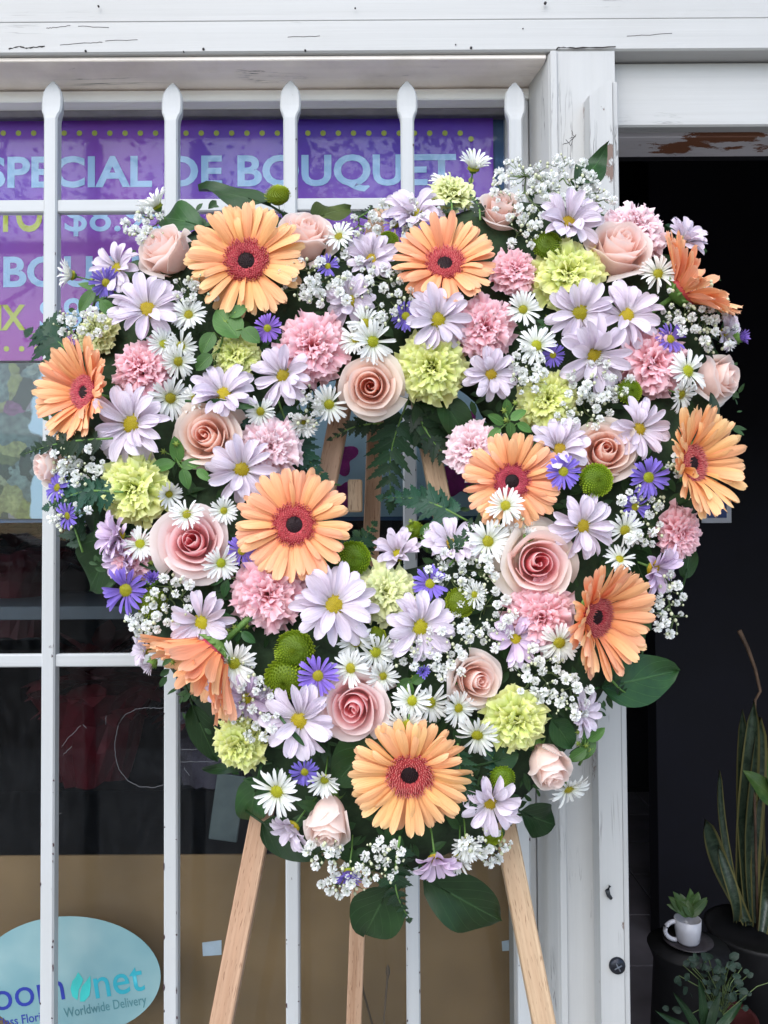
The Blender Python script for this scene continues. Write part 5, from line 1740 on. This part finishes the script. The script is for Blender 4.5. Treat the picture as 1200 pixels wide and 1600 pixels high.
def pinna_mesh(seed, lobes=5):
    """one leaflet of a leather fern, serrated outline, along +Y, unit length"""
    mb = MB()
    rr = random.Random(seed)
    left, right, mid_ = [], [], []
    for i in range(lobes * 2 + 1):
        v = i / (lobes * 2)
        env = (.10 + .34 * math.sin(PI * min(1, (v + .10) ** .75))) * (1 - v * .55)
        tooth = 1.14 if i % 2 == 0 else .80
        w_ = env * tooth * rr.uniform(.93, 1.07) if i < lobes * 2 else .012
        z = -.10 * v * v
        yv = v + (.05 if i % 2 == 0 else -.02) * (i < lobes * 2)
        left.append((-w_, yv, z + .12 * w_)); right.append((w_, yv, z + .12 * w_)); mid_.append((0, v, z))
    for i in range(lobes * 2 + 1):
        v = i / (lobes * 2)
        mb.v += [left[i], mid_[i], right[i]]; mb.uv += [(0.1, v), (.5, v), (.9, v)]
    for i in range(lobes * 2):
        a = i * 3
        mb.f += [(a, a + 1, a + 4, a + 3), (a + 1, a + 2, a + 5, a + 4)]
    return mb.mesh('leaflet')


pin = [pinna_mesh(s, l_) for s, l_ in ((1, 5), (2, 6), (3, 4))]


def fern(bx, by, tx, ty, W, n, label, mat='fern', dz=-6, dzt=None, look=(0, -1, .15), curve=.08):
    p0 = surf(bx, by, dz); p1 = surf(tx, ty, dz if dzt is None else dzt)
    big_ = W > 100
    L = (p1 - p0).length; hw = W * (.55 if big_ else .78) * p0.y / FPX
    n = n if big_ else int(n * 1.25 + .5)
    o = empty('fern_frond', label, 'fern', 'leather fern fronds in the heart wreath', oriented(p0, p1, Vector(look)))
    rr = random.Random(int(bx * 3 + ty))
    P = lambda s: Vector((curve * L * math.sin(PI * s), s * L, -.10 * L * s * s))
    mb = MB(); mb.tube([P(-.15)] + [P(k / 8) for k in range(9)], [.0011] * 4 + [.0008] * 3 + [.0005] * 3, 5)
    obj('rachis', mb.mesh('rachis'), o, MAT['stem'])
    for k in range(n):
        s = (k + .3) / (n + .4)
        l_ = hw * 1.15 * (1.02 - s) ** .7 * (.65 + .35 * min(1, s * 5))
        for sg in (-1, 1):
            a = sg * (1.02 - .38 * s) + rr.uniform(-.1, .1)
            m_ = Matrix.Translation(P(s + .02 * sg)) @ RZ(-a) @ RY(rr.uniform(-.3, .3)) @ RX(rr.uniform(-.25, .15)) @ Matrix.Diagonal((min((.52 if big_ else .85) * l_, L / n * 1.75) * rr.uniform(.9, 1.1), l_ * rr.uniform(.9, 1.1), l_, 1))
            obj('leaflet', pin[rr.randrange(3)], o, MAT[mat], m_)
    m_ = Matrix.Translation(P(.97)) @ Matrix.Scale(hw * .42, 4)
    obj('leaflet', pin[0], o, MAT[mat], m_)


fern(100, 543, 40, 516, 88, 4, 'dark fern tip above the left gerbera in front of the window', 'fern', 16, 30)
fern(156, 686, 28, 706, 50, 9, 'narrow black green fern pointing left from under the left gerbera', 'fern_dk', 42, 84, curve=.03)
fern(175, 768, 66, 792, 60, 7, 'green fern under the gypsophila at the left edge', 'fern_bl', 34, 60)
fern(632, 640, 612, 786, 116, 7, 'large dark fern hanging in the middle of the heart opening', 'fern', -14, -20)
fern(650, 640, 718, 728, 56, 5, 'dark fern hanging at the right in the heart opening', 'fern_dk', -8, -12)
fern(716, 806, 592, 775, 58, 6, 'blue green fern lying across the lower part of the opening', 'fern_bl', -22)
fern(588, 662, 518, 684, 32, 5, 'small dark fern crossing the easel legs under the open rose', 'fern_dk', 0)
fern(706, 332, 686, 288, 28, 4, 'small fern tip behind the top centre gerbera on its left', 'fern_dk', 16)
fern(750, 338, 736, 302, 24, 4, 'small fern tip behind the top centre gerbera on its right', 'fern_dk', 16)
fern(708, 876, 734, 816, 46, 5, 'small dark fern tip left of the cream lipped rose', 'fern', 22)
fern(716, 1176, 742, 1262, 46, 7, 'fern tip hanging over the right petals of the bottom gerbera', 'fern', 40, 34)
fern(622, 1328, 642, 1450, 52, 7, 'fern hanging below the bottom gerbera over the window bar', 'fern', 24, 22)
fern(955, 1062, 1004, 1086, 22, 5, 'small black fern tip on the big glossy leaf', 'fern_dk', 0)
fern(440, 640, 506, 742, 66, 6, 'dark fern at the left rim of the heart opening', 'fern_bl', -10)
fern(522, 870, 588, 812, 56, 5, 'dark fern at the lower left of the heart opening', 'fern', -14)
fern(598, 912, 612, 862, 40, 4, 'small dark fern tips under the half closed daisy', 'fern_dk', 8)
fern(1040, 505, 1072, 520, 24, 4, 'small fern tip beside the violet aster at right', 'fern', 4)
fern(790, 1216, 760, 1176, 40, 5, 'dark fern behind the lavender daisy at the bottom right', 'fern_bl', -4)
fern(125, 850, 80, 780, 40, 5, 'dark fern behind violet asters at the left edge', 'fern', -14)
fern(560, 340, 580, 318, 30, 4, 'dark fern in the notch at the top of the heart', 'fern_dk', -12)
fern(420, 640, 372, 660, 50, 5, 'dark fern between the left peach rose and white sprays', 'fern_bl', -4)


def sprig(bx, by, tx, ty, leaves, label, mat='leaf_fresh', dz=10, nbud=4):
    """branching greenery: leaves = (px, py, length, width, angle)"""
    p0, p1 = surf(bx, by, dz - 20), surf(tx, ty, dz + 4)
    o = empty('greenery_sprig', label, 'greenery', 'bupleurum sprigs in the heart wreath', Matrix.Translation(p0))
    rr = random.Random(int(bx + ty))
    mb, bd = MB(), MB()
    q = p1 - p0
    mb.tube([(0, 0, 0), (q * .5 + Vector((.002, 0, .001)))[:], q[:]], [.0014, .0012, .0007], 5)
    for (lx, ly, ll, lw, an) in leaves:
        c_ = surf(lx, ly, dz + rr.uniform(0, 14)) - p0
        u = (p0.y + c_.y) / FPX
        d = Vector((math.cos(an), rr.uniform(-.3, .1), math.sin(an))).normalized()
        b_ = c_ - d * (ll * .5 * u)
        mb.tube([(q * rr.uniform(.3, .9))[:], b_[:]], [.0008, .0005], 4)
        lb_ = MB(); blade(lb_, ll * u, lw * u, .25, .10, .02, int(lx), nu=6, nv=8)
        obj('leaf', lb_.mesh('leaf'), o, MAT[mat], oriented(b_, b_ + d, Vector((rr.uniform(-.3, .3), -1, .3))))
    for k in range(nbud):
        c_ = q + Vector((rr.uniform(-.010, .010), rr.uniform(-.004, .004), rr.uniform(-.008, .012)))
        mb.tube([(q * .8)[:], c_[:]], [.0006, .0004], 4)
        n0 = len(bd.v)
        for i in range(6):
            a = i * PI / 3
            bd.spike(c_[:], (math.cos(a), -.5, math.sin(a)), .0040, .0014)
        bd.v += [(c_ + Vector(v) * .0016)[:] for v in SPH.v]; bd.uv += SPH.uv
        n1 = len(bd.v) - len(SPH.v); bd.f += [tuple(i + n1 for i in f_) for f_ in SPH.f]
    obj('stems', mb.mesh('stems'), o, MAT['stem'], None, True)
    if bd.v: obj('green_buds', bd.mesh('green_buds'), o, plain('green bud ' + str(int(bx)), (.20, .27, .04), .6, .3, 300), None, True)


sprig(335, 570, 352, 500, [(355, 505, 62, 50, 2.2), (392, 524, 36, 28, 5.6), (324, 536, 40, 28, 4.2), (372, 486, 34, 24, .6), (318, 566, 36, 26, 3.9)], 'fresh sprig of round leaves under the upper left gerbera', 'leaf_fresh', 16)
sprig(290, 745, 268, 705, [(252, 728, 44, 24, 3.4), (276, 702, 42, 24, 1.7), (300, 725, 40, 20, .2), (290, 748, 34, 20, 5.0), (318, 742, 30, 16, 5.6)], 'fresh leafy sprig right of the left lime carnation', 'leaf_fresh', 16)
sprig(800, 690, 790, 645, [(775, 655, 30, 18, 2.6), (810, 648, 30, 18, .6), (792, 636, 26, 18, 1.6), (820, 668, 28, 16, 5.8), (772, 678, 28, 16, 3.8), (798, 672, 26, 18, 4.8)], 'fresh starry sprig above the gerbera right of the opening', 'leaf_fresh', 12)
sprig(370, 1010, 372, 975, [(350, 965, 34, 18, 2.6), (392, 962, 34, 18, .5), (370, 988, 32, 18, 4.7), (388, 996, 28, 16, 5.6), (352, 992, 28, 16, 3.7)], 'dark leafy sprig right of the lavender daisy on the left side', 'leaf_mid', 8)
sprig(905, 1195, 918, 1162, [(918, 1168, 40, 26, 4.4), (932, 1148, 34, 18, .7), (902, 1180, 34, 20, 3.7), (912, 1142, 28, 14, 1.8)], 'green sprig at the lower right edge beside the white post', 'leaf_fresh', 0)
sprig(145, 480, 150, 450, [(135, 470, 46, 22, 4.2), (158, 462, 44, 20, .3), (140, 448, 40, 14, 2.8), (168, 482, 34, 22, 5.4)], 'green sprig under the white aster at the upper left edge', 'leaf_fresh', 2)
sprig(668, 862, 650, 832, [(640, 838, 26, 14, 2.2), (664, 826, 24, 12, .9), (676, 846, 26, 14, 5.8)], 'small sprig with a lime bud in the lower part of the opening', 'leaf_fresh', 0, 2)
sprig(300, 1010, 256, 1026, [(272, 1020, 30, 10, 3.4), (280, 1002, 26, 10, 2.4), (262, 1032, 24, 10, 3.9)], 'small green sprig with round buds on the bent gerbera', 'leaf_fresh', 18, 4)
sprig(258, 900, 222, 878, [(235, 884, 40, 12, 2.9), (250, 896, 30, 12, .5)], 'dark narrow sprig under the small carnation at left', 'leaf_mid', 6, 1)
sprig(640, 1062, 640, 1066, [(632, 1070, 30, 20, 3.6), (655, 1060, 28, 18, .6), (640, 1078, 26, 16, 4.8)], 'green sprig behind white asters above the bottom gerbera', 'leaf_fresh', 0, 3)
sprig(870, 505, 845, 500, [(850, 505, 26, 12, 2.7), (842, 518, 26, 12, 4)], 'small sprig between white asters on the right lobe', 'leaf_mid', -2, 2)
sprig(420, 880, 408, 905, [(338, 905, 34, 20, 3.6), (352, 920, 30, 18, 4.4)], 'dark sprig under the spiral pink rose', 'leaf_mid', -4, 1)

# dark foliage that packs the gaps between the flowers
rf = random.Random(99)
mb = MB()
cnt = 0
while cnt < 1500:
    x, y = rf.uniform(50, 1180), rf.uniform(265, 1410)
    d = ring_d(x, y)
    if d < 8: continue
    hgt = height(x, y)
    p_ = surf(x, y, -min(hgt, rf.uniform(14, 66)))
    a = rf.uniform(0, 2 * PI)
    dd = Vector((math.cos(a), rf.uniform(-.5, .2), math.sin(a))).normalized()
    L = rf.uniform(16, 40) * .0006
    if d < 26: L *= .6
    m_ = oriented(p_ - dd * L * .5, p_ + dd * L, Vector((rf.uniform(-.6, .6), -1, rf.uniform(-.3, .8))))
    W = L * rf.uniform(.3, .6)
    b = len(mb.v)
    s_ = MB(); blade(s_, L, W, .3, .15, .03, cnt, nu=2, nv=4)
    mb.v += [(m_ @ Vector(v))[:] for v in s_.v]; mb.uv += s_.uv; mb.f += [tuple(i + b for i in f_) for f_ in s_.f]
    cnt += 1
tag(obj('filler_foliage', mb.mesh('filler_foliage'), None, MAT['filler']), 'dense dark foliage packed between the flowers of the heart wreath', 'foliage', kind='stuff')

# ------------------------------------------------------------------ things inside the doorway
YD = 1.55
blk = plain('black stand', (.006, .006, .007), .6, .3, 40)
cz = at(1075, 1478, YD)
mb = MB()
mb.lathe([(.001, -cz.z + .01), (.075, -cz.z + .01), (.078, -.25), (.066, -.03), (.075, -.006), (.078, 0), (.001, .0005)], 28, Matrix.Translation((cz.x, YD, cz.z)))
st = obj('plant_stand', mb.mesh('plant_stand'), None, blk)
tag(st, 'round black plant stand inside the doorway under the white cup', 'stand')
cup = empty('saucer', 'dark saucer under the white cup on the black stand', 'saucer')
mb = MB(); mb.lathe([(.001, .002), (.030, .002), (.046, .011), (.048, .013), (.030, .006), (.001, .006)], 28, Matrix.Translation((cz.x, YD, cz.z)))
bpy.data.objects.remove(cup)
tag(obj('saucer', mb.mesh('saucer'), None, plain('dark saucer', (.05, .045, .05), .3, .3, 30)), 'dark saucer under the white cup on the black stand', 'saucer')
cup = empty('white_cup', 'white cup used as a planter on the black stand inside the doorway', 'cup')
u = YD / FPX
ch = plain('white china', (.42, .42, .46), .25, .05, 20)
mb = MB(); mb.lathe([(.001, .007), (14 * u, .007), (17 * u, .012), (19.5 * u, 26 * u), (20 * u, 42 * u), (18.8 * u, 42 * u), (18 * u, 26 * u), (.001, .016)], 32, Matrix.Translation((cz.x, YD, cz.z)))
obj('body', mb.mesh('body'), cup, ch)
mb = MB(); mb.tube([(cz.x - 18 * u - math.sin(a) * 17 * u, YD, cz.z + 24 * u + math.cos(a) * 14 * u) for a in [k * PI / 12 for k in range(13)]], [.0045] * 13, 8)
obj('handle', mb.mesh('handle'), cup, ch)


def rosette(name, label, cat, c_, leaves, mat, seed, wr=.35, bend=.3, droop=.0):
    o = empty(name, label, cat, None, Matrix.Translation(c_))
    rr = random.Random(seed)
    for (dx, dz_, ll, ww) in leaves:
        d = Vector((dx, rr.uniform(-.35, .15), dz_)).normalized()
        lb_ = MB(); blade(lb_, ll, ww, .25, bend, .03, rr.randrange(99), nu=4, nv=8)
        obj('leaf', lb_.mesh('leaf'), o, MAT[mat] if mat in MAT else mat, oriented(Vector((rr.uniform(-.008, .008), rr.uniform(-.008, .008), 0)), d, Vector((rr.uniform(-.4, .4), -1, .5))))
    return o


MAT['door_green'] = leaf_mat('shaded houseplant leaf', (.022, .055, .012), (.055, .095, .022), (.07, .11, .035), .4, 8)
MAT['door_dark'] = leaf_mat('dark houseplant leaf', (.008, .026, .010), (.018, .05, .016), (.03, .06, .025), .4, 6)
rosette('cup_plant', 'small leafy green plant growing in the white cup', 'potted plant', Vector((cz.x + 2 * u, YD + .004, cz.z + 44 * u)),
        [(-.7, .7, .055, .022), (-.9, .6, .05, .02), (-.35, .9, .05, .024), (.1, 1, .05, .026), (.5, .8, .052, .024), (.9, .45, .06, .022), (.75, .6, .055, .02), (-.2, .5, .045, .02), (.3, .6, .045, .022), (-.5, .6, .04, .02)], 'door_green', 4)
# snake plant
sm_, t, p, out = newmat('snake plant leaf')
uv = t.nodes.new('ShaderNodeUVMap')
sep = t.nodes.new('ShaderNodeSeparateXYZ'); t.links.new(uv.outputs[0], sep.inputs[0])
nz = N(t, 'ShaderNodeTexNoise', Scale=1.0, Detail=4.0, Distortion=.5); t.links.new(mapped(t, uv.outputs[0], (2, 26, 1)), nz.inputs['Vector'])
c1 = ramp(t, [(.4, (.014, .026, .016)), (.55, (.038, .058, .036)), (.7, (.018, .031, .019))], nz.outputs[0])
ed = ramp(t, [(0, (1, 1, 1)), (.10, (1, 1, 1)), (.13, (0, 0, 0)), (.87, (0, 0, 0)), (.90, (1, 1, 1)), (1, (1, 1, 1))], sep.outputs[0])
t.links.new(mixc(t, c1.outputs[0], (.13, .12, .045), ed.outputs[0]), p.inputs['Base Color']); p.inputs['Roughness'].default_value = .4
sp = empty('snake_plant', 'tall snake plant with yellow edged upright leaves inside the doorway', 'potted plant')
YN = 1.72
for (bx, by, tx, ty, W) in ((1165, 1440, 1102, 1280, 34), (1152, 1430, 1126, 1205, 14), (1160, 1450, 1176, 1092, 34), (1185, 1450, 1182, 1118, 36), (1172, 1450, 1158, 1106, 26), (1196, 1450, 1192, 1240, 30), (1206, 1450, 1222, 1150, 38), (1150, 1440, 1130, 1330, 22), (1190, 1455, 1228, 1290, 30)):
    p0, p1 = at(bx, by, YN + (bx % 7) * .012), at(tx, ty, YN - .01 + (tx % 5) * .012)
    L = (p1 - p0).length; W_ = W * .84 * YN / FPX
    mb = MB()
    mb.sheet(6, 12, lambda u_, v: (u_ * W_ * .5 * (min(1, .55 + v) * math.sqrt(max(0, 1 - max(0, (v - .55) / .45) ** 2.0)) if v < 1 else .01), v * L, -.25 * W_ * (1 - u_ * u_) + .02 * math.sin(4 * v + bx)))
    mb.sheet(6, 12, lambda u_, v: (u_ * W_ * .5 * (min(1, .55 + v) * math.sqrt(max(0, 1 - max(0, (v - .55) / .45) ** 2.0)) if v < 1 else .01), v * L, -.25 * W_ * (1 - u_ * u_) - .0025 + .02 * math.sin(4 * v + bx)), None, True)
    obj('leaf', mb.mesh('leaf'), sp, sm_, oriented(p0, p1, Vector((random.uniform(-.3, .3), -1, .1))))
pc = at(1185, 1450, YN + .03)
mb = MB(); mb.lathe([(.001, -.20), (.075, -.20), (.11, -.01), (.115, 0), (.105, 0), (.098, -.02), (.001, -.02)], 28, Matrix.Translation((pc.x, pc.y, pc.z)))
obj('pot', mb.mesh('pot'), sp, blk)
mb = MB(); pz = pc.z - .20
mb.lathe([(.001, -pz + .008), (.11, -pz + .008), (.13, -pz + .02), (.12, -.02), (.14, -.004), (.001, -.001)], 24, Matrix.Translation((pc.x, pc.y, pz)))
tag(obj('plant_stand', mb.mesh('plant_stand'), None, blk), 'black stand under the snake plant at the right edge', 'stand')
mb = MB(); mb.tube([at(1155, 985, YN + .02), at(1168, 1012, YN + .02), at(1180, 1045, YN + .02), at(1188, 1080, YN + .02), at(1180, 1094, YN + .02), at(1178, 1200, YN + .03), at(1184, 1452, YN + .03)], [.0055, .0045, .0038, .0035, .003, .003, .003], 7)
tag(obj('dry_twig', mb.mesh('dry_twig'), None, plain('bent twig', (.09, .055, .035), .8, .4, 40)), 'bent brown twig rising above the snake plant', 'twig')
# trailing ivy, aloe, red pot at the bottom right
iv = empty('ivy_plant', 'trailing grey green ivy below the white cup at the bottom right', 'potted plant')
ri = random.Random(5)
ivm = leaf_mat('ivy leaf', (.016, .034, .022), (.036, .062, .044), (.05, .075, .055), .5, 5)
im = []
for s_ in range(3):
    mb = MB(); blade(mb, 1, .85, .3, .15, .04, s_, nu=4, nv=5, serr=.15); im.append(mb.mesh('leaf'))
mbs = MB()
for k in range(95):
    x, y = ri.gauss(1120, 34), ri.gauss(1535, 26)
    if k < 8: x, y = 1070 + k * 5 + ri.uniform(-8, 8), 1500 + ri.uniform(-6, 14)
    y = max(y, 1498)
    Yk = 1.47 + ri.uniform(-.06, .05)
    c_ = at(x, y, Yk); l_ = ri.uniform(9, 17) * Yk / FPX; an = ri.uniform(0, 6.28)
    d = Vector((math.cos(an), ri.uniform(-.4, .2), math.sin(an))).normalized()
    obj('leaf', im[k % 3], iv, ivm, oriented(c_, c_ + d, Vector((ri.uniform(-.6, .6), -1, ri.uniform(0, .8)))) @ Matrix.Scale(l_, 4))
    if k % 2: mbs.tube([at(1125, 1590, 1.49), ((at(1125, 1560, 1.49) + c_) * .5)[:], c_[:]], .0009, 4, False)
obj('stems', mbs.mesh('stems'), iv, MAT['gypstem'], None, True)
c_ = at(1128, 1640, 1.49)
mb = MB(); mb.lathe([(.001, -.06), (.045, -.06), (.062, .05), (.066, .05), (.066, .065), (.058, .065), (.05, .05), (.001, .05)], 24, Matrix.Translation(c_))
obj('pot', mb.mesh('pot'), iv, plain('dark red pot', (.05, .012, .012), .5, .25, 30))
mb = MB(); mb.lathe([(.001, -c_.z + .068), (.06, -c_.z + .068), (.07, -.062), (.001, -.061)], 20, Matrix.Translation(c_))
tag(obj('plant_stand', mb.mesh('plant_stand'), None, blk), 'low black stand holding the ivy pot at the bottom right', 'stand')
rosette('aloe_plant', 'spiky dark green plant in front of the ivy at the bottom right', 'potted plant', at(1105, 1625, 1.38),
        [(-.8, .55, .10, .016), (-.5, .85, .10, .016), (-.1, 1, .10, .018), (.3, .9, .09, .016), (.7, .6, .09, .016), (-.9, .25, .09, .014), (.9, .3, .08, .014)], 'door_dark', 8, bend=.2)
rosette('anthurium', 'green leaf with red flowers cut off at the right edge above the snake plant', 'potted plant', at(1222, 1262, 1.60),
        [(-.7, .9, .10, .05), (-.2, 1, .12, .06)], 'door_green', 9)
an_ = [o for o in bpy.data.objects if o.name.startswith('anthurium')][0]
mb = MB(); blade(mb, .06, .04, .2, .2, .02, 3); obj('spathe', mb.mesh('spathe'), an_, plain('red spathe', (.12, .008, .01), .35, .2, 30), oriented(Vector((-.002, 0, .01)), Vector((-.02, -.02, -.03)), Vector((0, -1, .2))))
# small plaque on the partition, half hidden by the wreath
pl = empty('wall_plaque', 'small blue and white plaque on the dark wall behind the right gerbera', 'plaque')
YQ = 2.415
a, b = at(1095, 770, YQ), at(1142, 817, YQ)
boxobj('plate', a.x, b.x, YQ - .006, YQ, b.z, a.z, plain('white plate', (.62, .64, .70), .4, .1, 20), pl, .001)
boxobj('panel', a.x + .016, b.x - .016, YQ - .0085, YQ - .0065, b.z + .016, a.z - .016, plain('blue panel', (.06, .10, .28), .4, .2, 40), pl, .0006)
